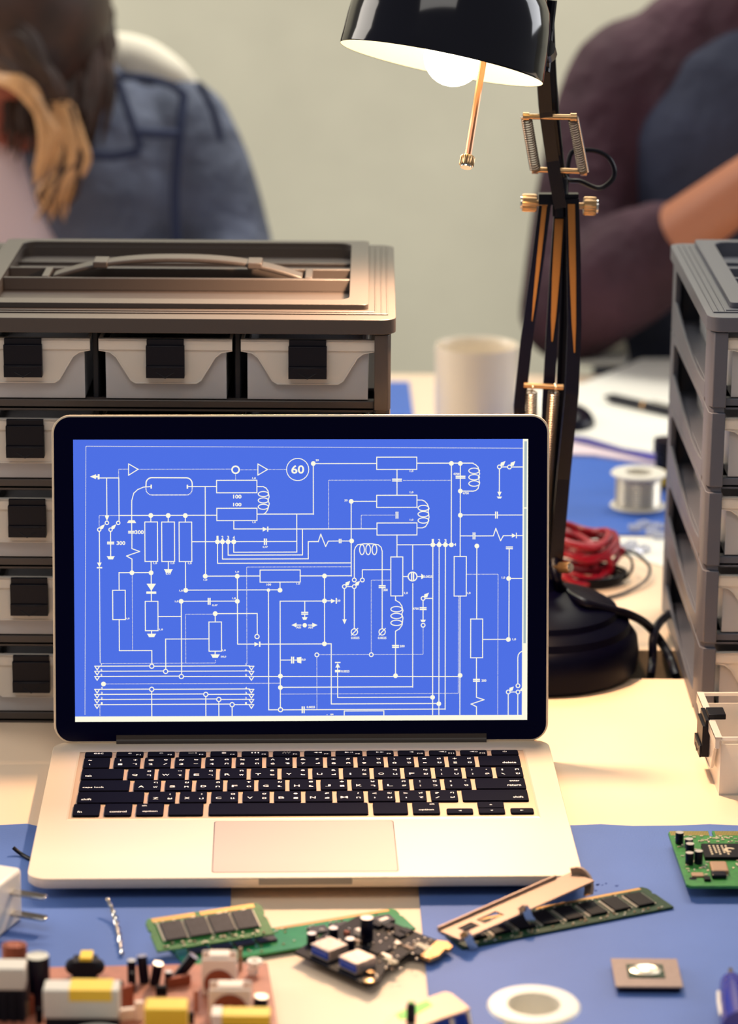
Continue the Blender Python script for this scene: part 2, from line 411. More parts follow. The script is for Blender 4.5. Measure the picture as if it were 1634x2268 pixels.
rows = [
 [('~', '`', '', '', 1), ('!', '1', '+', 'ๅ', 1), ('@', '2', '๑', '/', 1), ('#', '3', '๒', '-', 1), ('$', '4', '๓', 'ภ', 1), ('%', '5', '๔', 'ถ', 1), ('^', '6', 'ู', 'ุ', 1), ('&', '7', '฿', 'ึ', 1), ('*', '8', '๕', 'ค', 1), ('(', '9', '๖', 'ต', 1), (')', '0', '๗', 'จ', 1), ('_', '-', '๘', 'ข', 1), ('+', '=', '๙', 'ช', 1), ('', 'delete', '', '', 1.5)],
 [('', 'tab', '', '', 1.5)]+[('', a, b, c, 1) for a, b, c in (('Q', '๐', 'ๆ'), ('W', '"', 'ไ'), ('E', 'ฎ', 'ำ'), ('R', 'ฑ', 'พ'), ('T', 'ธ', 'ะ'), ('Y', 'ํ', 'ั'), ('U', '๊', 'ี'), ('I', 'ณ', 'ร'), ('O', 'ฯ', 'น'), ('P', 'ญ', 'ย'))]+[('{', '[', 'ฐ', 'บ', 1), ('}', ']', ',', 'ล', 1), ('|', '\\', 'ฅ', 'ฃ', 1)],
 [('', 'caps lock', '', '', 1.75)]+[('', a, b, c, 1) for a, b, c in (('A', 'ฤ', 'ฟ'), ('S', 'ฆ', 'ห'), ('D', 'ฏ', 'ก'), ('F', 'โ', 'ด'), ('G', 'ฌ', 'เ'), ('H', '็', '้'), ('J', '๋', '่'), ('K', 'ษ', 'า'), ('L', 'ศ', 'ส'))]+[(':', ';', 'ซ', 'ว', 1), ('"', "'", '.', 'ง', 1), ('enter', 'return', '', '', 1.75)],
 [('', 'shift', '', '', 2.25)]+[('', a, b, c, 1) for a, b, c in (('Z', '(', 'ผ'), ('X', ')', 'ป'), ('C', 'ฉ', 'แ'), ('V', 'ฮ', 'อ'), ('B', 'ฺ', 'ิ'), ('N', '์', 'ื'), ('M', '?', 'ท'))]+[('<', ',', 'ฒ', 'ม', 1), ('>', '.', 'ฬ', 'ใ', 1), ('?', '/', 'ฦ', 'ฝ', 1), ('', 'shift', '', '', 2.25)],
]
y -= .0082+.0022
PIT = .0197
tot = {0: 14.5, 1: 14.5, 2: 14.5, 3: 14.5}
small = set("`-=,.;'/\\~'^*\"_+:_")
def gw(st, h):
    if st in ('-', '_', '~', '='): return (.5*h if st != '=' else 1.2*h), 2.2
    if st in ("'", '`', ',', '.', ';', ':', '"', '!', '|', '(', ')', '[', ']', '{', '}'): return h, .9
    return h, 2.6
for ri, row in enumerate(rows):
    units = sum(k[4] for k in row); u = KW/units; x = X0
    for ki, (tl, bl, tr, br, wu) in enumerate(row):
        lg = []
        if len(bl) > 1:
            wmm = {'delete': 8.5, 'tab': 4.2, 'caps lock': 13, 'return': 8.3, 'shift': 6.2}[bl]
            left = ki == 0
            fx = (.0028+wmm/2000)/(wu*u) if left else 1-(.0035+wmm/2000)/(wu*u)
            lg.append((bl, fx, .30, 2.9, wmm))
            if tl: lg.append((tl, 1-(.0035+.0033)/(wu*u), .74, 2.2, 6.2))
        else:
            if ri and not tl and bl.isalpha(): lg.append((bl, .27, .36, 3.2, 1.0 if bl == 'I' else (4.4 if bl in 'MW' else 3.4)))
            else:
                if bl: h, wd = gw(bl, 2.8 if bl.isalnum() else 2.2); lg.append((bl, .24, .30, h if h < 4 else 3, wd))
                if tl: h, wd = gw(tl, 2.6); lg.append((tl, .24, .72, h, wd if tl not in '@%&#' else 3.3))
            if tr: lg.append((tr, .80, .74, 2.4 if tr not in '"\'.,' else 1, 2.4 if tr not in '()?,.' else 1.1))
            if br: lg.append((br, .80, .32, 2.4 if br != '-' else .5, 2.6))
        key(x+G/2, x+wu*u-G/2, y-PIT+G*.9, y, lg); x += wu*u
    y -= PIT
# bottom row
hb = PIT+.0005
px2k = lambda p: (p-(817-147))/1  # unused
bot = [(-.1372, -.1213, 'fn'), (-.1185, -.1023, 'control'), (-.0996, -.0834, 'option'), (-.0804, -.0598, ''), (-.0565, .0385, ''), (.0415, .0622, ''), (.0651, .0812, 'option')]
for x0, x1, st in bot:
    lg = []
    if st:
        wmm = {'fn': 2.8, 'control': 10, 'option': 9}[st]
        left = st != 'option' or x0 < 0
        fx = (.0026+wmm/2000)/(x1-x0) if st == 'fn' else .5
        lg.append((st, fx, .30, 2.7, wmm))
        if st == 'option': lg.append(('alt', .28 if x0 < 0 else .74, .82, 2.0, 3))
    key(x0, x1, y-hb+.002, y, lg)
key(.0852, .1010, y-hb+.002, y-.0104, [('◀', .5, .5, 1.6, 2)])
key(.1043, .1201, y-.0094, y, [('▲', .5, .5, 1.4, 2)]); key(.1043, .1201, y-hb+.002, y-.0104, [('▼', .5, .5, 1.4, 2)])
key(.1234, .1392-.002, y-hb+.002, y-.0104, [('▶', .5, .5, 1.6, 2)])
m = MB(); m.box(-.15, -.148, -.2, -.198, 0, .0015)
for fx in (-.13, .13):
    for fy in (-.190, -.025):
        q = MB(); q.lathe([(0, 0), (.007, 0), (.008, .0052), (0, .0052)], 20, 0, Matrix.Translation((fx, fy, 0))); q.build('foot', 'black', lap, local=True)
m.bm.free()
# lid
LM = Matrix(((1, 0, 0, 0), (0, sin(LEAN), -cos(LEAN), -.0005867), (0, cos(LEAN), sin(LEAN), .0074089), (0, 0, 0, 1)))
m = MB(); m.prism(rrect(.157, .0075, .2155, .0115, 8), -.0050, -.0004, 0, LM); lid = m.build('lid', 'alu', lap, bevel=.0004, local=True)
m = MB(); m.prism(rrect(.1556, .0085, .2142, .0102, 8), -.0005, .0001, 0, LM); m.build('bezel', 'glass', lid, local=True, smooth=0)
m = MB(); m.box(-.1175, .1175, .006, .0125, -.006, .0012, 0, LM)
m.cyl(LM @ Vector((-.1175, .0075, -.0035)), LM @ Vector((.1175, .0075, -.0035)), .0052, 20)
m.build('hinge', 'hinge', lap, local=True)
m = MB(); m.box(-.1435, .1435, .0210, .2000, .0001, .0002, 0, LM); scrn = m.build('screen', 'scr', lid, local=True, smooth=0)

# circuit diagram drawn flat on the display
cTL, cTR, cBL, cBR = (160, 974), (1168, 967), (167, 1595), (1165, 1591)
def uvs(px, py):
    u = v = .5
    for _ in range(6):
        xl = cTL[0]+(cBL[0]-cTL[0])*v; xr = cTR[0]+(cBR[0]-cTR[0])*v; u = (px-xl)/(xr-xl)
        yt = cTL[1]+(cTR[1]-cTL[1])*u; yb = cBL[1]+(cBR[1]-cBL[1])*u; v = (py-yt)/(yb-yt)
    return (-.1435+.287*u, .2000-.179*v)
SEC = {'A': (150, 960, 1634/510), 'B': (650, 960, 1634/570), 'C': (150, 1240, 1634/510), 'D': (650, 1240, 1634/570), 'P': (0, 0, 1)}
DZ = .00028
D = MB(); cur = 'A'
def T(x, y): s = SEC[cur]; return uvs(s[0]+x/s[2], s[1]+y/s[2])
def quad(a, b, w):
    dx, dy = b[0]-a[0], b[1]-a[1]; l = math.hypot(dx, dy)
    if l < 1e-7: return
    nx, ny = -dy/l*w/2, dx/l*w/2; ex, ey = dx/l*w/2*.9, dy/l*w/2*.9
    D.poly([(a[0]+nx-ex, a[1]+ny-ey, DZ), (a[0]-nx-ex, a[1]-ny-ey, DZ), (b[0]-nx+ex, b[1]-ny+ey, DZ), (b[0]+nx+ex, b[1]+ny+ey, DZ)])
def snap(q):
    for i in range(len(q)-1):
        (a, b), (c, d) = q[i], q[i+1]
        if abs(b-d) < .0007 and abs(a-c) > .001: q[i+1] = (c, b)
        elif abs(a-c) < .0007 and abs(b-d) > .001: q[i+1] = (a, d)
    return q
LW = .00058
def ln(*p, w=LW, sn=True):
    q = [T(*a) for a in p]
    if sn: q = snap(q)
    for a, b in zip(q, q[1:]): quad(a, b, w)
def dt(*p, w=.00042, per=.00078):
    q = snap([T(*a) for a in p])
    for a, b in zip(q, q[1:]):
        l = math.hypot(b[0]-a[0], b[1]-a[1]); n = max(1, int(l/per))
        for i in range(n):
            c = (a[0]+(b[0]-a[0])*(i+.5)/n, a[1]+(b[1]-a[1])*(i+.5)/n); h = w/2
            D.poly([(c[0]-h, c[1]-h, DZ), (c[0]+h, c[1]-h, DZ), (c[0]+h, c[1]+h, DZ), (c[0]-h, c[1]+h, DZ)])
def dot(x, y, r=17):
    c = T(x, y); r = r/SEC[cur][2]*.287/1008
    D.poly([(c[0]+r*cos(2*pi*i/18), c[1]+r*sin(2*pi*i/18), DZ+.00002) for i in range(18)])
def ring(x, y, r=12, ry=None, w=LW):
    c = T(x, y); k = .287/1008/SEC[cur][2]; r = r*k; ry = (ry or r/k)*k; n = 26
    q = [(c[0]+r*cos(2*pi*i/n), c[1]+ry*sin(2*pi*i/n)) for i in range(n)]
    for i in range(n): quad(q[i], q[(i+1) % n], w)
def fill(*p): D.poly([T(*a)+(DZ+.00001,) for a in p])
def rect(x0, y0, x1, y1): ln((x0, y0), (x1, y0), (x1, y1), (x0, y1), (x0, y0))
def bar(x0, y0, x1, y1): fill((x0, y0), (x1, y0), (x1, y1), (x0, y1))
def capv(x, y, h=23, g=3, t=9): bar(x-g/2-t, y-h, x-g/2, y+h); bar(x+g/2, y-h, x+g/2+t, y+h)
def caph(x, y, h=23, g=3, t=8): bar(x-h, y-g/2-t, x+h, y-g/2); bar(x-h, y+g/2, x+h, y+g/2+t)
def gnd(x, y, w=32, h=24): fill((x-w, y), (x+w, y), (x+w*.8, y+h*.35), (x+w*.55, y+h), (x-w*.55, y+h), (x-w*.8, y+h*.35))
def tx(s, x0, y0, x1, y1, bold=.03):
    a = T(x0, y1); b = T(x1, y0); D.text(s, a[0], a[1], b[0], b[1], DZ+.00001, 0, None, bold)
def arr(x0, y0, x1, y1, w=10):      # filled dart pointing to x1,y1
    dx, dy = x1-x0, y1-y0; l = math.hypot(dx, dy); nx, ny = -dy/l*w, dx/l*w
    fill((x0+nx*.4, y0+ny*.4), (x0-nx*.4, y0-ny*.4), (x0+dx*.3-nx*1.3, y0+dy*.3-ny*1.3), (x1, y1), (x0+dx*.3+nx*1.3, y0+dy*.3+ny*1.3))
def tri(x, y, w, h): ln((x-w, y), (x+w, y), (x, y+h), (x-w, y), sn=False)
cur = 'A'
dt((123, 1985), (123, 90), (3238, 88), per=.0007)
dt((355, 312), (355, 250), (425, 250)); ln((425, 212), (425, 292), (492, 250), (425, 212), sn=False); dt((492, 250), (1155, 250)); ring(1182, 250, 25, w=.0009)
dt((1182, 275), (1182, 325)); dt((1210, 250), (1338, 250)); ln((1340, 208), (1340, 287), (1408, 247), (1340, 208), sn=False); dt((1408, 247), (1543, 247)); ring(1622, 246, 79, w=.0005)
tx('60', 1577, 215, 1668, 276, .02)
fill((152, 303), (195, 286), (195, 320)); bar(195, 297, 208, 309); bar(207, 286, 220, 322); ln((222, 312), (355, 312)); ln((270, 312), (272, 580)); fill((257, 575), (290, 575), (273, 614))
ring(273, 627); ring(353, 627); ln((356, 312), (356, 613)); dt((219, 662), (219, 576), (357, 576)); ln((357, 575), (1050, 575))
ring(219, 675); ring(299, 675); arr(226, 670, 260, 636); arr(306, 670, 340, 636)
ln((220, 688), (220, 908)); fill((205, 907), (237, 907), (221, 940)); bar(203, 938, 241, 948); dt((222, 950), (226, 1615), w=.0005, per=.0006); cur = 'A'
ln((299, 688), (299, 862)); caph(300, 769, 25); gnd(301, 862, 29, 22); tx('300', 342, 755, 403, 783)
# capsule
def caps():
    for top in (1, 0):
        pts = []
        if top: pts = [(548, 369), (549, 350)]+[(590-42*cos(a), 350-42*sin(a)) for a in [pi/2*i/6 for i in range(1, 7)]]+[(833+42*sin(a), 350-42*cos(a)) for a in [pi/2*i/6 for i in range(0, 7)]]+[(875, 369)]
        else: pts = [(548, 369), (549, 388)]+[(590-42*cos(a), 388+42*sin(a)) for a in [pi/2*i/6 for i in range(1, 7)]]+[(833+42*sin(a), 388+42*cos(a)) for a in [pi/2*i/6 for i in range(0, 7)]]+[(875, 369)]
        q = [T(*a) for a in pts]
        if top:
            for a, b in zip(q, q[1:]): quad(a, b, .0007)
        else: dt(*pts, w=.0006, per=.0008)
caps(); bar(580, 357, 590, 385); bar(836, 357, 846, 385)
ln((580, 371), (530, 375), (490, 392), (462, 418), (448, 470), (448, 610), sn=False); fill((415, 628), (480, 628), (468, 608), (427, 608)); ln((448, 628), (448, 682)); caph(447, 692, 24); ln((450, 702), (450, 808), (505, 828), (412, 860), (451, 882), (451, 977), sn=False); tx('300', 472, 678, 533, 706)
ln((846, 370), (1048, 370)); ln((967, 370), (969, 1000)); dot(969, 1001); tx('1,0', 957, 1020, 983, 1035)
rect(1048, 325, 1333, 411); tx('1,0', 1300, 302, 1326, 317); tx('100', 1165, 425, 1224, 453); tx('100', 1165, 482, 1224, 508); rect(1050, 522, 1334, 607); tx('1,0', 1302, 612, 1326, 627)
ln((1333, 368), (1378, 368), (1398, 378), (1412, 398), (1420, 440), (1412, 464), (1421, 487), (1416, 510), (1410, 530), (1395, 553), (1380, 562), sn=False)
for yy in (420, 465, 510): ring(1379, yy, 36, 18)
ln((1334, 562), (1735, 562)); ln((1616, 562), (1616, 829), (1170, 829), (1170, 757))
for xx in (583, 706, 827): dot(xx, 574); ln((xx, 574), (xx, 620))
rect(543, 620, 630, 898); rect(662, 620, 750, 898); rect(785, 620, 872, 898)
for xx in (602, 725, 847): tx('1,0', xx, 903, xx+26, 919)
ln((586, 898), (586, 1158)); dot(586, 978); dot(451, 978); ln((361, 1102), (361, 978), (586, 978)); ln((708, 898), (708, 952)); gnd(708, 952, 32, 26); tx('0,47', 690, 978, 727, 993)
ln((829, 898), (830, 1100)); dot(831, 1101); tx('1,0', 785, 1097, 811, 1112)
ln((873, 758), (1616, 758))
for i, xx in enumerate((1055, 1090, 1130, 1170)): dot(xx, 758); tx(str(i+1), xx-7, 716, xx+7, 741)
capv(1394, 757, 23, 4); tx('0,47', 1375, 787, 1412, 802)
ln((1055, 758), (1055, 910), (2002, 910)); ln((1090, 758), (1090, 880), (1698, 880), (1698, 755), (1770, 755)); ln((1130, 758), (1130, 852), (1657, 852), (1657, 667))
ln((1170, 607), (1170, 667), (1375, 667)); fill((1375, 652), (1375, 685), (1408, 667)); bar(1406, 650, 1415, 685); ln((1415, 667), (2184, 667))
ln((969, 1001), (1357, 1001)); dot(1195, 1001); tx('1,0', 1182, 963, 1208, 977); rect(1357, 957, 1641, 1041); tx('100', 1403, 1052, 1435, 1067); tx('1,0', 1615, 1046, 1640, 1061)
ln((1498, 1041), (1498, 1098)); dot(1416, 1099, 12); dot(1498, 1099); ln((831, 1100), (1498, 1100))
dt((1265, 1625), (1262, 936), (2002, 936))
cur = 'C'
rect(317, 205, 404, 412); tx('1,0', 410, 398, 435, 412); ln((362, 412), (362, 632), (593, 632), (593, 727)); ring(593, 742, 15)
dt((453, 95), (456, 632)); fill((554, 158), (621, 158), (588, 209)); bar(553, 213, 623, 229); ln((588, 225), (588, 283)); rect(547, 283, 635, 490); tx('1,0', 645, 475, 671, 490); ln((591, 490), (591, 512)); gnd(591, 512, 33, 24)
ln((635, 390), (799, 390)); ln((800, 283), (802, 800)); dot(799, 282); tx('1,0', 755, 276, 780, 291); ln((799, 282), (1196, 282)); capv(997, 282, 24, 3); tx('0,47', 1018, 303, 1057, 318); dot(1196, 281); tx('1,0', 1160, 253, 1185, 268)
ln((1196, 104), (1196, 585), (1318, 585)); fill((1318, 570), (1318, 601), (1350, 585)); bar(1350, 567, 1360, 604); ln((1360, 585), (1816, 585))
dt((833, 718), (833, 374), (1040, 374)); dot(1040, 369); ln((1040, 369), (1337, 369), (1337, 515)); ring(1336, 531, 15); ln((1040, 369), (1040, 428)); rect(997, 428, 1084, 635); tx('1,0', 1090, 622, 1115, 637)
ln((1040, 635), (1040, 658)); gnd(1041, 658, 33, 24); tx('50,0', 1080, 667, 1118, 682); dt((1042, 695), (1042, 719), (230, 719)); ln((997, 548), (690, 548), (690, 765)); ring(691, 779, 15)
for i, yy in enumerate((742, 778, 815)):
    xe = 1282 if i < 2 else 2775
    rx = (593, 691, 802)[i]; ln((225, yy), (rx-14, yy)); ln((rx+14, yy), (xe, yy)); tri(208, yy, 17, 27)
    if i < 2: tri(1297, yy, 17, 27)
    else: tri(1297, yy, 17, 27)
    tx(str(7-i), 232, yy-18, 244, yy-3); tx(str(7-i), 1253, yy-18, 1265, yy-3)
ring(802, 815, 15)
for i, yy in enumerate((906, 942, 978, 1015)):
    rx = (593, 975, 1067, 1161)[i]; ln((225, yy), (rx-14, yy)); ln((rx+14, yy), (1282, yy)); tri(208, yy, 17, 27); tri(1297, yy, 17, 27); ring(rx, yy, 15); ln((rx, yy+14), (rx, 1096))
    tx(str(4-i), 235, yy-18, 247, yy-3); tx(str(4-i), 1253, yy-18, 1265, yy-3)
dot(253, 868); dt((270, 868), (1500, 868)); dt((228, 1020), (228, 1095))
ln((1498, 1045), (1502, 1045), w=.0001); ln((1502, 1038), (1502, 280), (1816, 280)); dot(1502, 812); dot(1502, 893); ring(1503, 1051, 15); ln((1416, 203), (1418, 1052), (1489, 1052)); ln((1517, 1052), (2670, 1052))
ln((1502, 698), (1577, 698)); capv(1588, 698, 24, 4); ln((1599, 698), (1622, 698)); fill((1617, 680), (1622, 715), (1650, 722), (1650, 675))
ln((1502, 892), (2437, 892)); dt((1503, 940), (2763, 940), (2763, 241))
cur = 'D'
fill((17, 606), (17, 640), (30, 634), (30, 612)); tx('50,0', 37, 615, 70, 630)
dot(64, 403, 14); fill((145, 402), (112, 387), (112, 417)); fill((-20, 402), (12, 387), (12, 417)); ln((12, 402), (40, 402)); ln((88, 402), (112, 402)); tx('A01', 85, 410, 115, 424); tx('A01', 12, 410, 40, 424)
ln((64, 250), (64, 317)); caph(64, 327, 22); ln((64, 337), (64, 352)); gnd(64, 352, 18, 16)
ln((34, 90), (360, 90)); ln((189, 90), (189, 521), (232, 521), (232, 904), (915, 904)); dot(189, 90, 15); dot(189, 248, 15); dot(189, 521, 15); ln((189, 248), (232, 248)); fill((230, 235), (230, 263), (260, 248)); bar(260, 230, 268, 266); tx('39', 270, 240, 290, 255); dot(915, 903, 15)
ring(141, 591); dt((155, 590), (474, 590)); ring(486, 590); dt((498, 589), (815, 589), (815, 415)); dt((141, 603), (141, 940)); dt((486, 578), (486, 116), (608, 116))
bar(256, 636, 291, 643); fill((258, 672), (289, 672), (273, 643)); bar(256, 687, 291, 702); ln((273, 672), (273, 863), (875, 863)); dot(875, 862, 15); tx('0.0025', 295, 688, 348, 703)
dot(640, 724, 15); dot(1050, 722, 15); ln((749, 797), (749, 137))
capv(55, 941, 22, 4, 8); tx('0.0025', 77, 917, 130, 931); ln((315, 975), (315, 949), (566, 949), (566, 975)); bar(228, 966, 236, 975); bar(239, 966, 246, 975); fill((200, 975), (208, 970), (210, 975))
ring(378, 115); ring(429, 115); ring(315, 157); ring(378, 157); ln((327, 157), (366, 157)); arr(324, 148, 352, 121); arr(387, 148, 414, 121); ln((315, 169), (315, 368)); fill((303, 365), (330, 365), (316, 396)); ln((378, 169), (378, 423)); ring(379, 445, 20); ln((360, 466), (400, 423), sn=False); tx('0.0025', 358, 475, 411, 491); ln((429, 103), (429, 50), (608, 50))
ln((555, 165), (555, 425)); caph(555, 157, 22); tx('300', 562, 170, 590, 186); ring(555, 445, 20); ln((535, 466), (575, 423), sn=False); tx('0.0025', 528, 475, 582, 491)
ln((640, 216), (640, 243), (665, 258), (680, 280), (687, 310), (680, 330), (687, 355), (682, 400), (665, 425), (640, 440), (640, 724), sn=False)
for yy in (300, 343, 387): ring(646, yy, 36, 17)
caph(640, 537, 22); tx('200', 667, 528, 698, 543); tx('1,0', 695, 190, 718, 206)
ring(815, 231); arr(824, 222, 852, 195); ln((827, 231), (875, 231)); ln((815, 243), (815, 367)); caph(815, 296, 22); tx('4700', 750, 289, 788, 304); gnd(815, 367, 18, 14); ring(815, 402)
tx('1,0', 1094, 190, 1117, 205); ln((1050, 215), (1050, 972)); rect(1117, 362, 1194, 609); ln((1154, 609), (1154, 862), (1202, 877), (1120, 905), (1154, 922), (1154, 972), sn=False); caph(1154, 753, 22); tx('200', 1186, 747, 1217, 762)
ln((1194, 492), (1357, 492)); dot(1357, 492, 15); tx('1,0', 1383, 484, 1406, 499)
ln((1443, 568), (1430, 576), (1420, 590), (1417, 610), (1417, 775), sn=False); ring(1418, 788); ring(1418, 828); ring(1356, 828); ln((1368, 828), (1406, 828)); arr(1366, 818, 1391, 793); fill((1428, 820), (1444, 797), (1444, 822)); ln((1356, 840), (1356, 972)); ln((1417, 840), (1417, 972))
cur = 'B'
dot(117, 182, 15); tx('39', 132, 155, 152, 168); ln((520, 180), (117, 180), (117, 503)); rect(520, 140, 775, 216); tx('1,0', 730, 220, 753, 235); ln((775, 177), (1133, 177)); dot(995, 177, 15); dot(1052, 177, 15)
ln((1133, 177), (1150, 185), (1165, 200), (1175, 242), (1167, 262), (1175, 300), (1165, 335), (1150, 348), (1133, 352), (1052, 352), sn=False); dot(1052, 352, 15)
for yy in (223, 264, 304): ring(1140, yy, 34, 17)
ln((1052, 177), (1052, 767)); caph(1053, 264, 31); tx('4700', 1007, 236, 1047, 251); tx('4700', 1067, 358, 1106, 373); dot(1052, 505, 15); ln((1052, 503), (1271, 503)); capv(1282, 503, 22, 4, 7); ln((1293, 503), (1449, 503))
ln((1052, 636), (1130, 636)); capv(1139, 636, 22, 4, 7); ln((1148, 636), (1262, 635), (1278, 588), (1308, 666), (1326, 634), (1380, 633), sn=False); fill((1380, 619), (1380, 647), (1407, 633)); bar(1406, 615, 1412, 650); ln((1412, 633), (1449, 633))
ln((995, 177), (995, 693)); ln((649, 694), (995, 694))
for i, xx in enumerate((877, 917, 957, 995)):
    dot(xx, 693, 15)
    if i < 3: tx(str(i+1), xx-7, 656, xx+7, 680)
tx('4', 1011, 682, 1025, 700)
ln((877, 693), (875, 1775)); ln((917, 693), (916, 1775)); ln((957, 693), (957, 1742))
ln((649, 216), (649, 380)); caph(649, 284, 31); dt((215, 595), (215, 287), (612, 287)); dt((686, 286), (995, 286)); rect(520, 381, 776, 456); tx('1,0', 730, 354, 753, 369); dot(358, 420, 15); tx('39', 315, 407, 335, 421); ln((520, 419), (358, 419), (358, 893))
ln((776, 410), (808, 410), (825, 417), (842, 435), (853, 463), (847, 478), (853, 518), (845, 555), (830, 578), (810, 586), (776, 586), sn=False)
for yy in (460, 499, 539): ring(817, yy, 34, 17)
capv(649, 506, 22, 4, 7); dt((422, 595), (422, 507), (636, 507)); rect(522, 556, 776, 631); tx('1,0', 730, 529, 753, 543); ln((649, 631), (649, 771))
ln((86, 675), (150, 674), (165, 628), (196, 706), (213, 672), (278, 671), sn=False); capv(288, 671, 14, 3, 7); ln((298, 671), (361, 671)); dot(361, 670, 15)
ln((378, 905), (378, 732), (385, 710), (400, 694), (440, 688), (490, 688), (530, 694), (548, 710), (555, 735), (555, 955), sn=False)
for xx in (427, 466, 506): ring(xx, 725, 15, 32)
ring(1301, 198); ring(1365, 198); ln((1313, 198), (1353, 198)); ln((1377, 198), (1449, 198)); arr(1310, 189, 1340, 160); arr(1374, 189, 1403, 160); ln((1301, 210), (1301, 360)); fill((1288, 355), (1315, 355), (1301, 385)); gnd(1301, 386, 17, 12)
rect(610, 771, 686, 1018); ln((686, 895), (720, 895)); ring(748, 895, 28, w=.0007); bar(738, 872, 746, 918); bar(750, 872, 758, 918); ln((776, 895), (803, 895)); fill((803, 877), (803, 912), (818, 903), (818, 887)); tx('0.0025', 819, 887, 873, 903); ln((749, 697), (749, 850))
rect(1012, 767, 1090, 1018); dt((1090, 880), (1292, 880), (1290, 1775)); dot(1157, 700, 15); ln((1157, 700), (1156, 1165)); bar(1342, 702, 1386, 709); bar(1342, 712, 1386, 720); ln((1363, 718), (1358, 1295)); dot(1359, 906, 15); ln((1359, 906), (1449, 906)); tx('1,0', 1315, 893, 1337, 909)
dg = D.build('circuit_diagram', 'scrw', scrn, local=True, smooth=0, recalc=False)
for v in dg.data.vertices: v.co = LM @ v.co
m = MB()
def spoly(pts, z, mi): m.poly([LM @ Vector(uvs(*p)+(z,)) for p in pts], mi)
spoly([(1156, 967), (1168, 967), (1165, 1591), (1153, 1591)], .00034, 0); spoly([(167, 1583), (1165, 1580), (1165, 1591), (167, 1595)], .00036, 0)
spoly([(1159.5, 972), (1165, 972), (1164, 1118), (1158.6, 1118)], .00040, 1); spoly([(1158.6, 1121), (1164, 1121), (1162, 1420), (1156.8, 1420)], .00040, 1)
m.build('scroll_bar', ['scrw', 'scrg'], scrn, local=True, smooth=0, recalc=False)

# ------------------------------------------------------------------ drawer cabinets
CW, CD, TZ, NP = .293, .255, .2655, 5
PT = TZ/NP
def make_drawer(cm='frost'):
    """local: front at y=0, x centred, bottom z=0; opens upward"""
    W, Dp, H = .0405, .19, .0395
    root = bpy.data.objects.new('drawer', None); COL.objects.link(root); root.empty_display_size = .01
    m = MB(); t = .0012; w0 = W-.002
    m.box(-w0, w0, 0, Dp, 0, t)
    m.box(-w0, w0, 0, t, t, H-.006); m.box(-w0, w0, Dp-t, Dp, t, H-.006); m.box(-w0, -w0+t, t, Dp-t, t, H-.006); m.box(w0-t, w0, t, Dp-t, t, H-.006)
    m.build('drawer_box', cm, root, local=True, smooth=0)
    # skirt (trapezoid flange hanging over the front) and rim
    m = MB()
    sk = [(-.0425, H), (.0425, H), (.0425, H-.0072), (.0355, H-.0085), (.0315, H-.0115), (.0225, H-.0265), (.0195, H-.0285), (-.0195, H-.0285), (-.0225, H-.0265), (-.0315, H-.0115), (-.0355, H-.0085), (-.0425, H-.0072)]
    FM = Matrix(((1, 0, 0, 0), (0, 0, -1, -.0015), (0, 1, 0, 0), (0, 0, 0, 1)))
    m.prism(sk[::-1], 0, .0016, 0, FM)
    m.box(-.0425, .0425, -.0042, -.0031, H-.0068, H); m.box(-.0425, .0425, -.0042, 0, H-.0012, H+.0002)
    m.box(-.0425, -W, -.001, Dp, H-.002, H); m.box(W, .0425, -.001, Dp, H-.002, H); m.box(-.0425, .0425, Dp-.002, Dp+.001, H-.002, H)
    m.tube([(-.0425, -.0034, H-.0073), (-.0355, -.0034, H-.0086), (-.0315, -.0034, H-.0117), (-.0225, -.0034, H-.0267), (-.0195, -.0034, H-.0287), (.0195, -.0034, H-.0287), (.0225, -.0034, H-.0267), (.0315, -.0034, H-.0117), (.0355, -.0034, H-.0086), (.0425, -.0034, H-.0073)], .0004, 6)
    m.build('lid_flange', 'frostl', root, local=True, smooth=0)
    m = MB(); m.box(-.0122, .0122, -.0078, -.0032, H-.024, H-.0035, 0); m.box(-.0122, .0122, -.0092, -.0078, H-.0242, H-.0165, 0); m.box(-.0118, .0118, -.0060, -.0032, H-.004, H+.0004, 0)
    m.box(-.009, .009, -.0095, -.0090, H-.0178, H-.0172, 0)
    m.prism([(-.005, -.0205), (0, -.0235), (.005, -.0205), (.0062, -.0205), (0, -.0245), (-.0062, -.0205)], .0091, .0096, 0, Matrix(((1, 0, 0, 0), (0, 0, -1, 0), (0, 1, 0, H), (0, 0, 0, 1))))
    m.build('latch', 'latch', root, bevel=.0005, local=True)
    return root
dproto = make_drawer()
first = True
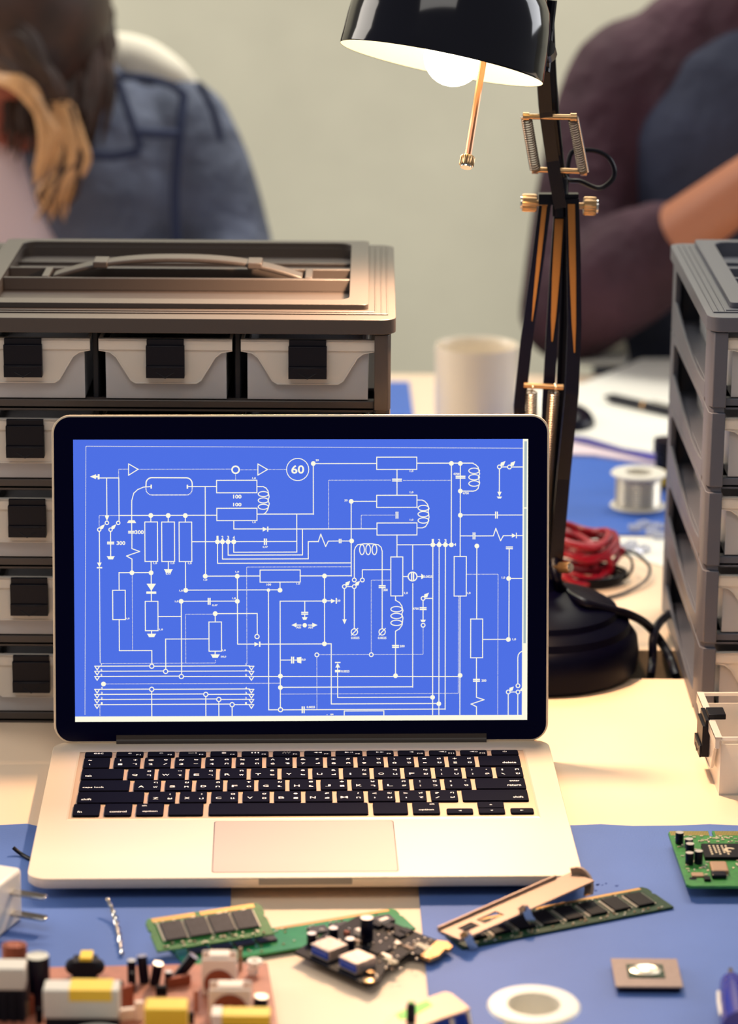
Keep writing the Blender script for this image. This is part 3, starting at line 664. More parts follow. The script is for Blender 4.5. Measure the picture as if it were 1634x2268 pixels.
def cabinet(label, xc, yf, cm, rz=0., group='stacking drawer cabinets'):
    t = thing('drawer_cabinet', label, 'drawer cabinet', (xc, yf, 0), rz, group)
    hw = CW/2-.003
    for k in range(NP):
        z0 = k*PT; z1 = z0+PT-.0008
        m = MB()
        # bottom shelf of the tier
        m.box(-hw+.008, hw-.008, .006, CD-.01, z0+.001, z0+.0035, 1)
        m.box(-hw+.0105, hw-.0105, .006, .014, z0, z0+.0075, 0)          # front rail under the drawers
        # solid back
        m.box(-hw, hw, CD-.006, CD-.003, z0, z1, 0)
        # dividers between the drawers
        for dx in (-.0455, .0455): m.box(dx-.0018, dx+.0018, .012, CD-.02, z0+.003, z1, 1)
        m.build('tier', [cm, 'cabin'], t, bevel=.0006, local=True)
        for s in (-1, 1):
            # posts : rounded front corner post, rear post
            q = MB()
            xo = s*hw
            q.prism([(xo, .004), (xo-s*.002, 0), (xo-s*.0105, -.001), (xo-s*.0105, .010), (xo-s*.006, .016), (xo-s*.004, .030), (xo, .032)][::s], z0+.003, z1, 0)
            q.prism([(xo-s*.0005, .006), (xo-s*.003, .002), (xo-s*.0100, .001), (xo-s*.0100, .010), (xo-s*.004, .030), (xo-s*.0005, .031)][::s], max(z0-.001, .0002), z0+.003, 0)
            q.prism([(xo, CD-.024), (xo-s*.004, CD-.024), (xo-s*.004, CD-.008), (xo-s*.012, CD-.004), (xo-s*.012, CD), (xo-s*.003, CD), (xo, CD-.004)][::s], z0, z1, 0)
            # side rail: upright web with a concave upper edge and an inward ledge
            pts = [(.030, 0), (CD-.022, 0)]
            for i in range(9):
                f = i/8; yy = CD-.022+(.030-(CD-.022))*f; pts.append((yy, .009+.016*(1-f)**2.2+.004*f**8))
            SM = Matrix(((0, 0, 1, xo-s*.0022 if s > 0 else xo), (1, 0, 0, 0), (0, 1, 0, z0), (0, 0, 0, 1)))
            q.prism(pts, 0, .0022, 0, SM)
            q.box(min(xo-s*.002, xo-s*.019), max(xo-s*.002, xo-s*.019), .028, CD-.024, z0+.009, z0+.011, 0)
            q.box(min(xo-s*.017, xo-s*.019), max(xo-s*.017, xo-s*.019), .028, CD-.024, z0+.011, z0+.017, 0)
            pts = [(.030, 0), (CD-.022, 0), (CD-.022, -.006), (CD-.04, -.004), (.05, -.004), (.030, -.006)][::-1]
            SM2 = SM.copy(); SM2[2][3] = z1
            q.prism(pts, 0, .0022, 0, SM2)
            q.build('side_frame', cm, t, bevel=.0005, local=True)
    # lid / carrying top
    z = TZ
    m = MB()
    def frame(ox, y0, y1, ix, iy0, iy1, za, zb):
        m.box(-ox, ox, y0, iy0, za, zb); m.box(-ox, ox, iy1, y1, za, zb); m.box(-ox, -ox+ix, iy0, iy1, za, zb); m.box(ox-ix, ox, iy0, iy1, za, zb)
    ou = rrect(CW/2, -.003, CD, .010, 6); IX, IY0, IY1 = .1165, .043, CD-.012
    inn = rrect(IX, IY0, IY1, .010, 6)
    def ring_(o_, i_, za, zb):      # two outlines with the same point count
        n = len(o_); V_ = [[m.bm.verts.new((p[0], p[1], zz)) for p in L_] for L_ in (o_, i_) for zz in (za, zb)]
        for k in range(n):
            l = (k+1) % n
            for a_, b_ in ((0, 1), (1, 3), (3, 2), (2, 0)): m.bm.faces.new((V_[a_][k], V_[a_][l], V_[b_][l], V_[b_][k]))
    ring_(ou, inn, z, z+.0095)
    ring_(rrect(.1290, .028, CD-.003, .004, 6), inn, z+.0095, z+.0130)
    m.prism(inn, z+.001, z+.003, 0)
    for xx in (.1335, .1375, .1412):
        for s in (-1, 1): m.box(s*xx-.0005, s*xx+.0005, .012, CD-.010, z+.0095, z+.0103)
    m.box(-.1335, .1335, .019, .020, z+.0095, z+.0102); m.box(-.1412, .1412, .012, .013, z+.0095, z+.0103)
    m.build('top', cm, t, bevel=.0011, seg=2, local=True)
    m = MB()
    m.box(-IX, IX, .116, .119, z+.003, z+.0118); m.box(-IX, IX, .151, .154, z+.003, z+.0118)
    m.box(-IX, IX, .060, .0615, z+.003, z+.0045); m.box(-IX, IX, .205, .207, z+.003, z+.0055)
    for s in (-1, 1): m.box(s*.0885-.0025, s*.0885+.0025, .119, .151, z+.003, z+.0124)
    m.build('handle_trough', cm, t, bevel=.0006, local=True)
    # handle: a bowed strap lying in the trough
    m = MB()
    pts = []
    for i in range(25):
        f = i/24*2-1; x = f*.084
        zz = .0095+.0125*(1-abs(f)**2.4)
        pts.append((x, .135, z+zz))
    m.tube(pts, .0085, 4, 0, sx=.17, up=(0, 1, 0))
    for s in (-1, 1): m.box(s*.052-.0050, s*.052+.0050, .125, .145, z+.0165, z+.0210)
    m.build('handle', cm, t, bevel=.0008, local=True)
    # drawers
    global first
    for k in range(NP):
        for c in (-1, 0, 1):
            if first: d = dproto; d.parent = t; first = False
            else: d = copy_tree(dproto, t)
            d.location = (c*.0905, .0065, k*PT+.0085)
    return t
cabinet('brown-grey stacking drawer cabinet with a carrying handle, standing behind the laptop', -.1302, .068, 'cab')
cabinet('cool grey stacking drawer cabinet with open lattice side at the right edge', .2155+CW/2, .082, 'cabr')
# loose drawer lying at the right with its flange facing left
ld = copy_tree(dproto); ld.parent = None; ld.name = 'storage_drawer'
ld.location = (.2170, -.0115, .0); ld.rotation_euler = (0, 0, -pi/2+.03)
tag(ld, 'loose translucent drawer with black latch on the bench before the right cabinet', 'drawer')
m = MB(); m.box(-.004, .010, -.004, .007, .0395, .0430); m.build('clip', 'latch', ld, bevel=.0005, local=True)
for o in ld.children:
    if o.name.startswith('drawer_box'): o.data = o.data.copy(); o.data.materials[0] = M['frostl']
for k in range(5):
    q = MB(); a = random.uniform(0, 3)
    p = Vector((.252+random.uniform(0, .03), -.03+random.uniform(-.008, .03), .0046))
    q.cyl(p, p+Vector((cos(a)*.011, sin(a)*.011, .001)), .0014, 10); q.cyl(p-Vector((cos(a)*.002, sin(a)*.002, 0)), p, .0028, 12)
    tag(q.build('screw', 'chrome'), 'small steel screw lying in the loose translucent drawer', 'screw', 'screws in the loose drawer')

# ------------------------------------------------------------------ desk lamp
BC = Vector((.1188, .197, 0))
lamp = thing('desk_lamp', 'black swing-arm desk lamp with lit bulb, brass knobs and round heavy base', 'lamp', BC)
m = MB(); m.lathe([(0, 0), (.066, 0), (.0695, .003), (.0705, .014), (.069, .024), (.0655, .029), (.064, .030), (.063, .035), (.0575, .039), (.0555, .040), (.0545, .044), (.046, .049), (.030, .054), (.014, .058), (.012, .066), (0, .066)], 64, 0, Matrix.Translation(BC+Vector((0, 0, .0003))))
m.build('base', 'basek', lamp)
YJ = .185
def strip(m, pts, w, t, mi=0): m.tube(pts, t, 4, mi, sx=w/t, up=(0, 1, 0))
lo = MB(); strip(lo, [PY(1208, 440, YJ), PY(1190, 580, YJ), PY(1165, 760, YJ), PY(1150, 900, YJ), PY(1158, 1080, .193), PY(1170, 1275, .197)], .0040, .0016); 
lo.build('lower_bar', 'lamparm', lamp, smooth=0)
lo = MB(); strip(lo, [PY(1241, 455, YJ+.006), PY(1233, 560, YJ+.006), PY(1222, 740, YJ+.006), PY(1213, 900, YJ+.008), PY(1204, 1275, .201)], .0040, .0016); lo.build('lower_bar', 'lamparm', lamp, smooth=0)
lo = MB(); strip(lo, [PY(1266, 440, YJ-.004), PY(1270, 560, YJ-.004), PY(1272, 720, YJ-.004), PY(1266, 870, YJ-.002), PY(1247, 1060, .192), PY(1228, 1280, .195)], .0046, .0022); lo.build('lower_bar', 'lamparm', lamp, smooth=0)
for pa, pb, yy, w_ in (((1206, 452), (1190, 600), YJ-.0016, .0016), ((1238, 485), (1229, 640), YJ+.0036, .0028), ((1265, 452), (1269, 640), YJ-.0065, .0024)):  # tapered strips imitate the bulb's reflection fading down the lower bars
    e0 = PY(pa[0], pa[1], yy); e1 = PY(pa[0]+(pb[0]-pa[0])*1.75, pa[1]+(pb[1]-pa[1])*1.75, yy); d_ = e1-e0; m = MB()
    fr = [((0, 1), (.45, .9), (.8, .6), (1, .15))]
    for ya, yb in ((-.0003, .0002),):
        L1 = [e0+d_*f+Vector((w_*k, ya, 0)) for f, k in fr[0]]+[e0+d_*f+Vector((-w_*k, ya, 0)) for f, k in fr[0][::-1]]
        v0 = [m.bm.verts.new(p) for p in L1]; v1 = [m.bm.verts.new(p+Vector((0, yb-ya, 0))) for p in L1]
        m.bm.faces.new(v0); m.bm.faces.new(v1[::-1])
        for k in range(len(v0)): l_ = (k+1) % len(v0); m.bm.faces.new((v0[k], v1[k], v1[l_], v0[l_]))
    m.build('arm_glint_strip', 'armglint', lamp, smooth=0)
# upper joint and knobs
m = MB()
m.tube([PY(1192, 440, YJ), PY(1280, 440, YJ)], .0036, 4, 0, sx=1.0)
m.cyl(PY(1240, 395, YJ), PY(1240, 478, YJ), .0052, 14)
m.build('elbow_joint', 'lamparm', lamp)
def knob(a, b, c, r):      # shaft a->b, knurled head b->c
    m = MB(); a, b, c = Vector(a), Vector(b), Vector(c); d = (c-b)
    m.cyl(a, b, r*.38, 12, 0); q = d.to_track_quat('Z', 'Y').to_matrix().to_4x4(); L_ = d.length
    n = 40; prof = []
    for zz in (0, .12*L_, .88*L_, L_): prof.append(zz)
    rings = []
    for k_, zz in enumerate(prof):
        rings.append([m.bm.verts.new(Matrix.Translation(b) @ q @ Vector(((r*(.92 if k_ in (0, 3) else 1)+(r*.07 if i % 2 else 0))*cos(2*pi*i/n), (r*(.92 if k_ in (0, 3) else 1)+(r*.07 if i % 2 else 0))*sin(2*pi*i/n), zz))) for i in range(n)])
    for p, s_ in zip(rings, rings[1:]):
        for j in range(n): m.bm.faces.new((p[j], p[(j+1) % n], s_[(j+1) % n], s_[j])).material_index = 0
    m.bm.faces.new(rings[0][::-1]); f = m.bm.faces.new(rings[-1]); f.material_index = 1
    m.cyl(c, c+d.normalized()*.0012, r*.8, 20, 1)
    return m.build('knob', ['brass', 'chrome'], lamp, smooth=25)
knob(PY(1212, 451, YJ), PY(1188, 450, YJ), PY(1156, 449, YJ), .0055)
knob(PY(1262, 456, YJ), PY(1292, 456, YJ), PY(1320, 457, YJ), .0058)
knob(PY(1222, 1256, .19), PY(1238, 1257, .185), PY(1262, 1257, .180), .0036)
# upper arm
YT = .150
m = MB()
strip(m, [PY(1200, 130, .13), PY(1207, 240, YT), PY(1222, 350, .168), PY(1240, 455, YJ-.006)], .0042, .0042); m.build('upper_bar', 'lamparm', lamp, smooth=0)
m = MB(); strip(m, [PY(1216, 60, .14), PY(1222, 240, YT+.01), PY(1234, 340, .178), PY(1248, 455, YJ+.002)], .0020, .0030); m.build('upper_bar', 'lamparm', lamp, smooth=0)
# springs
def coil(a, b, r, turns, wr, name='spring', mt='spring'):
    a, b = Vector(a), Vector(b); d = b-a; q = d.to_track_quat('Z', 'Y').to_matrix(); n = turns*9
    m = MB(); m.tube([a+q @ Vector((r*cos(2*pi*i/9), r*sin(2*pi*i/9), d.length*i/n)) for i in range(n+1)], wr, 5)
    return m.build(name, mt, lamp)
tl, tr, br, bl = PY(1166, 258, YT), PY(1268, 260, YT), PY(1291, 380, .175), PY(1186, 376, .175)
coil(tl, bl, .0030, 24, .00055); coil(tr, br, .0030, 24, .00055)
for a, b, c1, c2 in ((tl, tr, 249, 252), (bl, br, 376, 380)):
    m = MB(); e = (b-a).normalized()*.0015; m.cyl(a-e, b+e, .0019, 14); m.cyl(a-e*1.6, a+e, .0028, 14); m.cyl(b-e, b+e*1.6, .0028, 14); m.build('spring_pin', 'brass', lamp)
for a, b in ((tl, bl), (tr, br)):
    m = MB(); o_ = Vector((-.0030, 0, 0)) if a is tl else Vector((.0030, 0, 0)); m.cyl(a+o_, b+o_, .0010, 8); m.build('spring_rod', 'chrome', lamp)
a, b = PY(1160, 853, YJ-.006), PY(1247, 858, YJ-.006)
m = MB(); m.cyl(a, b, .0020, 14); m.build('spring_pin', 'brass', lamp)
coil(PY(1177, 868, YJ-.006), PY(1172, 1150, .19), .0036, 52, .00055); coil(PY(1226, 868, YJ-.006), PY(1206, 1150, .19), .0036, 52, .00055)
for px in (1177, 1228):
    m = MB(); m.tube([PY(px, 850, YJ-.006), PY(px+3, 856, YJ-.008), PY(px, 868, YJ-.006)], .0006, 6); m.build('spring_hook', 'chrome', lamp)
m = MB(); m.box(-.012, .012, -.006, .006, 0, .018, 0, Matrix.Translation(BC+Vector((.002, -.002, .058)))); m.build('base_bracket', 'lamparm', lamp, bevel=.001)
# head
YH = .115
HC = PY(977.5, 141, YH); rH = 229/S(HC)
V = (CAMP-HC).normalized(); dn_ = (-R2*.2-U2*.975); dn_ = (dn_-V*dn_.dot(V)).normalized()
nrm = (V*.105+dn_*.9945).normalized()     # direction the shade opens
ax = -nrm; xh = R2-ax*R2.dot(ax); xh.normalize(); yh = ax.cross(xh)
HM = Matrix(((xh.x, yh.x, ax.x, HC.x), (xh.y, yh.y, ax.y, HC.y), (xh.z, yh.z, ax.z, HC.z), (0, 0, 0, 1)))
m = MB()
prof = [(1, 0), (1.006, .02), (1.0, .12), (.992, .3), (.975, .48), (.935, .66), (.86, .82), (.74, .95), (.56, 1.04), (.36, 1.08), (.27, 1.09), (.26, 1.5), (.20, 1.56), (0, 1.56)]
m.lathe([(r*rH, z*rH) for r, z in prof], 72, 0, HM)
m.build('shade', 'lampb', lamp, smooth=60)
m = MB(); prof = [(.999, .004), (.985, .12), (.972, .3), (.955, .48), (.915, .66), (.84, .80), (.72, .92), (.54, 1.01), (.0, 1.04)]
m.lathe([(r*rH, z*rH) for r, z in prof], 72, 0, HM); m.build('shade_lining', 'shade_in', lamp, smooth=60)
rb = 66/S(HC)
m = MB(); prof = [(0, -.20*rH)]+[(rb*sin(a), -.20*rH+rb*(1-cos(a))) for a in [pi*.62*i/10 for i in range(1, 11)]]+[(.18*rH, .55*rH), (.17*rH, .9*rH)]
BM = HM @ Matrix.Translation((.10*rH, .0, 0)); m.lathe(prof, 32, 0, BM); m.build('bulb', 'bulb', lamp, smooth=60)
m = MB(); ax2 = HM @ Matrix.Translation((0, 0, 0)); m.cyl(HM @ Vector((.0, 0, .85*rH)), HM @ Vector((0, 0, 1.02*rH)), .2*rH, 20); m.build('bulb_socket', 'white', lamp)
# adjusting rod with brass knob
a, b = PY(1066, 160, YH-.02), PY(1036, 345, YH-.05)
m = MB(); m.cyl(a+(a-b)*.25, b, .0022, 10); m.build('handle_rod', 'rosebrass', lamp)
knob(b, b+(b-a)*.01, b+(b-a)*.12, .0044)
m = MB(); q = HM @ Vector((1.02*rH, 0, .35*rH)); m.cyl(HM @ Vector((.96*rH, .0, .35*rH)), PY(1213, 120, .13), .006, 12); m.tube([PY(1222, 0, .14), PY(1214, 70, .14), PY(1206, 160, .13)], .0035, 10); m.build('head_bracket', 'lamparm', lamp)
# cords
m = MB()
m.tube([PY(1218, -60, .16), PY(1222, 40, .165), PY(1228, 180, .17), PY(1240, 320, .18), PY(1252, 392, .195), PY(1285, 402, .2), PY(1325, 417, .2), PY(1352, 402, .2), PY(1361, 380, .2), PY(1350, 352, .2), PY(1325, 336, .2), PY(1292, 333, .2), PY(1262, 345, .2), PY(1252, 440, .2)], .0016, 8, smooth=6)
m.tube([PY(1252, 440, .2), PY(1248, 700, .205), PY(1235, 1000, .205), PY(1226, 1200, .2), PY(1232, 1278, .186), PZ(1252, 1310, .056), PZ(1290, 1334, .055), PZ(1340, 1348, .048), PZ(1390, 1360, .040), PZ(1430, 1382, .026), PZ(1462, 1420, .009), PZ(1485, 1462, 0), PZ(1500, 1510, -.012), PZ(1512, 1560, -.10)], .0032, 10, smooth=6)
m.build('power_cord', 'cable', lamp)
# lamp's own light
l = bpy.data.lights.new('lamp_light', 'SPOT'); l.energy = 14.5; l.color = (1, .64, .38); l.spot_size = R(140); l.spot_blend = .7; l.shadow_soft_size = .016
o = bpy.data.objects.new('lamp_light', l); COL.objects.link(o); o.parent = lamp
pl = BM @ Vector((0, 0, -.20*rH-.018)); o.location = pl-BC; o.rotation_euler = nrm.to_track_quat('-Z', 'Y').to_euler()

# ------------------------------------------------------------------ on the rear bench
def lx(p, dz=0): return Vector((p.x, p.y, p.z+dz))
# mug
c = PZ(1052, 975); rm = 92/S(c)
m = MB(); hM = .089
m.lathe([(0, .0003), (rm*.86, .0003), (rm*.93, .004), (rm*.97, .02), (rm, hM-.002), (rm*.985, hM), (rm*.95, hM-.001), (rm*.92, hM-.006), (rm*.9, .01), (rm*.8, .006), (0, .006)], 48, 0, Matrix.Translation((c.x, c.y, 0)))
mg = thing('mug', 'cream ceramic mug on the rear bench beside the lamp arm', 'mug', (c.x, c.y, 0)); m.build('cup', 'mug', mg, smooth=50)
m = MB(); m.tube([(c.x-.01, c.y+rm-.002, .07), (c.x-.013, c.y+rm+.02, .068), (c.x-.015, c.y+rm+.026, .048), (c.x-.013, c.y+rm+.018, .024), (c.x-.01, c.y+rm-.002, .02)], .0045, 10, smooth=5); m.build('mug_handle', 'mug', mg)
# papers
def sheet(pts, z, th, name, mt, label, cat, group=None):
    m = MB(); m.prism([(p.x, p.y) for p in pts], z, z+th); return tag(m.build(name, mt, smooth=0), label, cat, group)
sheet([PZ(1180, 880), PZ(1290, 868), PZ(1345, 845), PZ(1420, 812), PZ(1560, 812), PZ(1560, 1030), PZ(1480, 1028), PZ(1380, 1012), PZ(1300, 988), PZ(1200, 975)], .0075, .001, 'paper_sheet', 'paper', 'large white paper sheet under the black pen on the rear bench', 'paper')
sheet([PZ(1215, 985), PZ(1262, 985), PZ(1440, 1030), PZ(1530, 1040), PZ(1530, 930), PZ(1215, 900)], .0040, .0033, 'booklet', 'violet', 'violet-edged booklet under the white paper', 'booklet')
sheet([PZ(1205, 1012), PZ(1320, 1016), PZ(1450, 1036), PZ(1530, 1030), PZ(1530, 935), PZ(1205, 935)], .0016, .0022, 'booklet', 'tee', 'pale pink booklet lowest in the pile under the white paper', 'booklet')
sheet([PZ(1200, 1192), PZ(1480, 1192), PZ(1530, 1270), PZ(1470, 1257), PZ(1400, 1235), PZ(1330, 1225), PZ(1200, 1222)], .0002, .0008, 'paper_sheet', 'paper', 'white paper strip between the rear blue mat and the coiled red cable', 'paper')
m = MB(); a = PZ(1265, 800, .03)
m.prism([(p.x, p.y) for p in (PZ(1285, 812), PZ(1300, 790), PZ(1385, 765), PZ(1392, 800), PZ(1380, 812))], .0003, .006); tag(m.build('folded_napkin', 'paper', bevel=.001), 'folded white napkin at the far edge of the rear bench', 'napkin')
# pen
a, b = PZ(1338, 878, .013), PZ(1500, 915, .013)
pn = thing('pen', 'black ballpoint pen lying on the white paper', 'pen', (a+b)/2)
d = (b-a)
m = MB(); m.cyl(a+d*.12, b, .0046, 14); m.cyl(a+d*.12, a, .0046, 14, 0, .0012); m.build('barrel', 'capk', pn)
m = MB(); m.cyl(a+d*.55, a+d*.575, .0050, 14); m.build('ring', 'brass', pn)
m = MB(); m.box(-.0012, .0012, -.0008, .0008, 0, d.length*.3, 0, Matrix.Translation(a+d*.65+Vector((0, 0, .0056))) @ d.to_track_quat('Z', 'Y').to_matrix().to_4x4()); m.build('clip', 'chrome', pn)
# small dark mouse beyond lamp
c = PZ(1272, 935, .009)
m = MB(); m.sphere((c.x-.005, c.y, .0092), 1, 0, 20, (.024, .036, .016)); o = m.build('computer_mouse', 'capk')
for v in o.data.vertices: v.co.z = max(v.co.z, .0090)
tag(o, 'small dark computer mouse partly behind the lamp arm, on the white paper', 'mouse')
# wire spool on the mat
def spool(c, ro, ri, h, name, label, wiremat, z0=.0016, tilt=0, inner_h=None):
    t = thing(name, label, 'spool', (c.x, c.y, z0))
    TM = Matrix.Translation((c.x, c.y, z0))
    for zz in (0, h-.0022):
        m = MB(); m.lathe([(ri, zz), (ro-.001, zz), (ro, zz+.001), (ro-.001, zz+.0022), (ri, zz+.0022)], 48, 0, TM, close=True); m.build('flange', 'white', t, smooth=40)
    m = MB(); m.lathe([(ri, .002), (ri+.001, .002), (ri+.001, h-.002), (ri, h-.002)], 32, 0, TM, close=True); m.build('hub', 'white', t)
    if wiremat:
        m = MB(); prof = [(ri+.001, .0024)]; n = 12; rw = ri+(ro-ri)*.62
        for i in range(n): 
            zc = .0024+(h-.0048)*(i+.5)/n; k = (h-.0048)/n/2
            prof += [(rw-k*.4, zc-k), (rw+k*.4, zc), ]
        prof += [(rw-.0005, h-.0024), (ri+.001, h-.0024)]
        m.lathe(prof, 40, 0, TM); m.build('wire_winding', wiremat, t, smooth=0)
    return t
c = PZ(1412, 1122, .0016); spool(c, 62/S(c), 30/S(c), .030, 'wire_spool', 'white spool wound with thin silver wire on the rear blue mat', 'sold')
# clear plastic bits
for k, (px, py) in enumerate(((1405, 1168), (1425, 1160), (1440, 1178), (1455, 1165), (1460, 1185), (1425, 1215), (1400, 1205), (1385, 1212))):
    q = MB(); p = PZ(px, py, .004); q.box(-.005, .005, -.004, .004, -.0022, .0022, 0, Matrix.Translation(p) @ Matrix.Rotation(k*.8, 4, 'Z'))
    q.box(-.003, .003, -.006, -.004, -.002, .001, 0, Matrix.Translation(p) @ Matrix.Rotation(k*.8, 4, 'Z'))
    tag(q.build('plastic_connector', 'clear', bevel=.0005), 'small clear plastic connector in the heap beside the silver wire spool', 'connector', 'clear connectors beside the spool')
# dark bottle with a yellow label
c = PZ(1474, 1078, .0016); t = thing('glue_bottle', 'small dark bottle with yellow label at the right cabinet edge', 'bottle', (c.x, c.y, .0016))
rr_ = 26/S(c)
m = MB(); m.lathe([(0, 0), (rr_, 0), (rr_, .030), (rr_*1.15, .031), (rr_*1.15, .042), (0, .042)], 28, 0, Matrix.Translation((c.x, c.y, .0016))); m.build('body', 'capk', t)
m = MB(); m.lathe([(rr_+.0001, .004), (rr_+.0004, .004), (rr_+.0004, .018), (rr_+.0001, .018)], 28, 0, Matrix.Translation((c.x, c.y, .0016)), close=True); m.build('bottle_label', 'ylabel', t)
# red cable coil
c = PZ(1262, 1290, 0); t = thing('cable_coil', 'tangled coil of red test cable behind the lamp base', 'cable', (c.x, c.y, 0))
m = MB()
for k in range(11):
    rx = .030+random.uniform(-.008, .010); ry = .030+random.uniform(-.01, .012); zc = .010+k*.0026; ox = random.uniform(-.006, .006); oy = random.uniform(-.006, .006); tz = random.uniform(-.006, .006); ph = random.uniform(0, 6)
    m.tube([(c.x+ox+rx*cos(a), c.y+.012+oy+ry*sin(a), max(.0028, zc+tz*sin(a+ph)+.003*cos(3*a))) for a in [2*pi*i/28 for i in range(28)]], .0024, 8, closed=True)
m.tube([PZ(1230, 1165, .03), PZ(1270, 1180, .03), PZ(1310, 1205, .03), PZ(1345, 1235, .022), PZ(1352, 1262, .012), PZ(1330, 1280, .006), PZ(1300, 1290, .004)], .0026, 8, smooth=5)
m.build('cable', 'red', t)
m = MB(); a, b = PZ(1345, 1215, .022), PZ(1378, 1224, .018); m.cyl(a, b, .0042, 12); m.build('plug_sleeve', 'red', t)
t2 = thing('cable_coil', 'coil of thin black cable under and beside the red cable coil', 'cable', (c.x, c.y+.001, 0))
m = MB()
m.tube([PZ(1378, 1224, .018), PZ(1395, 1235, .018), PZ(1400, 1258, .014), PZ(1385, 1280, .006), PZ(1350, 1290, .003), PZ(1300, 1300, .003)], .0012, 8, smooth=6)
m.tube([PZ(1378, 1218, .018), PZ(1410, 1228, .016), PZ(1438, 1255, .010), PZ(1430, 1285, .005), PZ(1390, 1310, .0025), PZ(1340, 1325, .0025), PZ(1280, 1330, .0025)], .0013, 8, smooth=6)
for k in range(4): m.tube([(c.x+.004+(.036+.001*k)*cos(a), c.y+(.022+.001*k)*sin(a), .0022+.0022*k) for a in [2*pi*i/24 for i in range(24)]], .0013, 6, closed=True)
m.build('cable', 'cable', t2)
# second thick cable near right cabinet
m = MB(); m.tube([PZ(1500, 1345, .004), PZ(1478, 1362, .014), PZ(1456, 1385, .020), PZ(1446, 1415, .016), PZ(1445, 1460, .003), PZ(1440, 1505, -.010), PZ(1436, 1560, -.10)], .0031, 10, smooth=6)
tag(m.build('cable', 'cable'), 'thick black cable looping down between the benches beside the right cabinet', 'cable')

# ------------------------------------------------------------------ front of the bench
MZ = .0014
# charger
p1, p0 = PZ(51, 2036, MZ), PZ(0, 2078, MZ)
t = thing('wall_charger', 'white plug-in charger with two flat prongs lying at the left edge', 'charger', (p1.x, p1.y, MZ))
e = (p0-p1).normalized(); nn = Vector((e.y, -e.x, 0));  nn = -nn if nn.x > 0 else nn
hC = .031
m = MB(); q = [p1, p1+e*.044, p1+e*.044+nn*.045, p1+nn*.045]; m.prism([(v.x, v.y) for v in q], MZ, MZ+hC); m.build('body', 'white', t, bevel=.0022, seg=3)
for zz in (.0075, .0200):
    m = MB(); b0 = p1+e*.0085; o_ = -nn
    q = [b0, b0+o_*.019, b0+o_*.0205+e*.001, b0+o_*.0205+e*.0053, b0+o_*.019+e*.0063, b0+e*.0063]
    m.prism([(v.x, v.y) for v in q], MZ+zz, MZ+zz+.0016); m.build('prong', 'chrome', t, bevel=.0003)
# wires
m = MB(); P_ = [PZ(238, 1990, .010), PZ(252, 2022, .006), PZ(260, 2050, .004), PZ(266, 2080, .004), PZ(270, 2112, .0035)]
P_ = catmull(P_, 8); N_ = len(P_)
for s_ in (0, pi): m.tube([p+Vector((.0009*cos(i*.9+s_), 0, .0009*sin(i*.9+s_)))*(1 if 6 < i < 26 else .5) for i, p in enumerate(P_)], .0008, 8)
tag(m.build('twisted_wire', 'chrome'), 'short twisted silver wire on the left blue mat before the laptop', 'wire')
m = MB(); m.tube([PZ(29, 1877, .006), PZ(45, 1890, .003), PZ(70, 1904, .0025), PZ(95, 1912, .0025)], .0012, 8, smooth=4)
tag(m.build('wire', 'cable'), 'stub of thin black wire poking out beside the laptop corner', 'wire')
for k, (px, py, h) in enumerate(((1300, 1948, .0), )):
    pass

def frame2(p0, p1, p3):      # local frame on a board: x along p0->p1, y toward p3
    ex = (p1-p0).normalized(); ey = (p3-p0)-ex*((p3-p0).dot(ex)); ey.normalize(); ez = ex.cross(ey)
    if ez.z < 0: ez = -ez
    return Matrix(((ex.x, ey.x, ez.x, p0.x), (ex.y, ey.y, ez.y, p0.y), (ex.z, ey.z, ez.z, p0.z), (0, 0, 0, 1)))
def ram(p_bl, p_br, p_fl, L_, W_, label, chips, cw, ch, y0, name='memory_module', mt='pcbg', cmat='chip', gap=None, leads=True, group='memory modules', off=None, small=40, mid=None):
    """p_bl back left, p_br back right; contacts run along the back edge; y runs toward the camera"""
    F_ = frame2(p_bl, p_br, p_fl)
    flip = F_.to_3x3().determinant() < 0
    t = thing(name, label, 'memory module', p_bl, 0, None)
    m = MB(); o_ = [(0.002, 0), (L_-.002, 0), (L_, .003), (L_, .008), (L_-.0012, .010), (L_, .012), (L_, W_), (0, W_), (0, .012), (.0012, .010), (0, .008), (0, .003)]
    m.prism(o_, 0, .0012, 0, F_); m.build('circuit_board', mt, t, smooth=0)
    m = MB(); segs = ((.004, L_*(gap or .45)-.0015), (L_*(gap or .45)+.0015, L_-.004))
    for a, b in segs: 
        n = int((b-a)/.001); m.box(a, b, .0003, .0030, .0012, .00125, 0, F_)
    m.build('contacts', 'gold', t, smooth=0)
    for i in range(chips):
        x0 = (off or .006)+(L_-2*(off or .006)-(mid or 0))*(i+.5)/chips-cw/2+((mid or 0) if i >= chips/2 else 0)
        m = MB(); m.box(x0, x0+cw, y0, y0+ch, .0013, .0028, 0, F_)
        if leads:
            for k in range(12): yy = y0+ch*(k+.5)/12; m.box(x0-.0017, x0, yy-.0003, yy+.0003, .0012, .0020, 1, F_); m.box(x0+cw, x0+cw+.0012, yy-.0003, yy+.0003, .0012, .0020, 1, F_)
        m.build('memory_chip', [cmat, 'chipe'], t, smooth=0)
    m = MB(); rnd = random.Random(int(L_*1e4)+chips)
    for k in range(small):
        a = rnd.uniform(.004, L_-.006); b = rnd.choice((rnd.uniform(.0035, y0-.0012), rnd.uniform(y0+ch+.0008, W_-.0012)))
        m.box(a, a+.0013, b, b+.0007, .0012, .0018, rnd.choice((0, 1)), F_)
    m.build('small_parts', ['cer', 'sold'], t, smooth=0)
    return t, F_
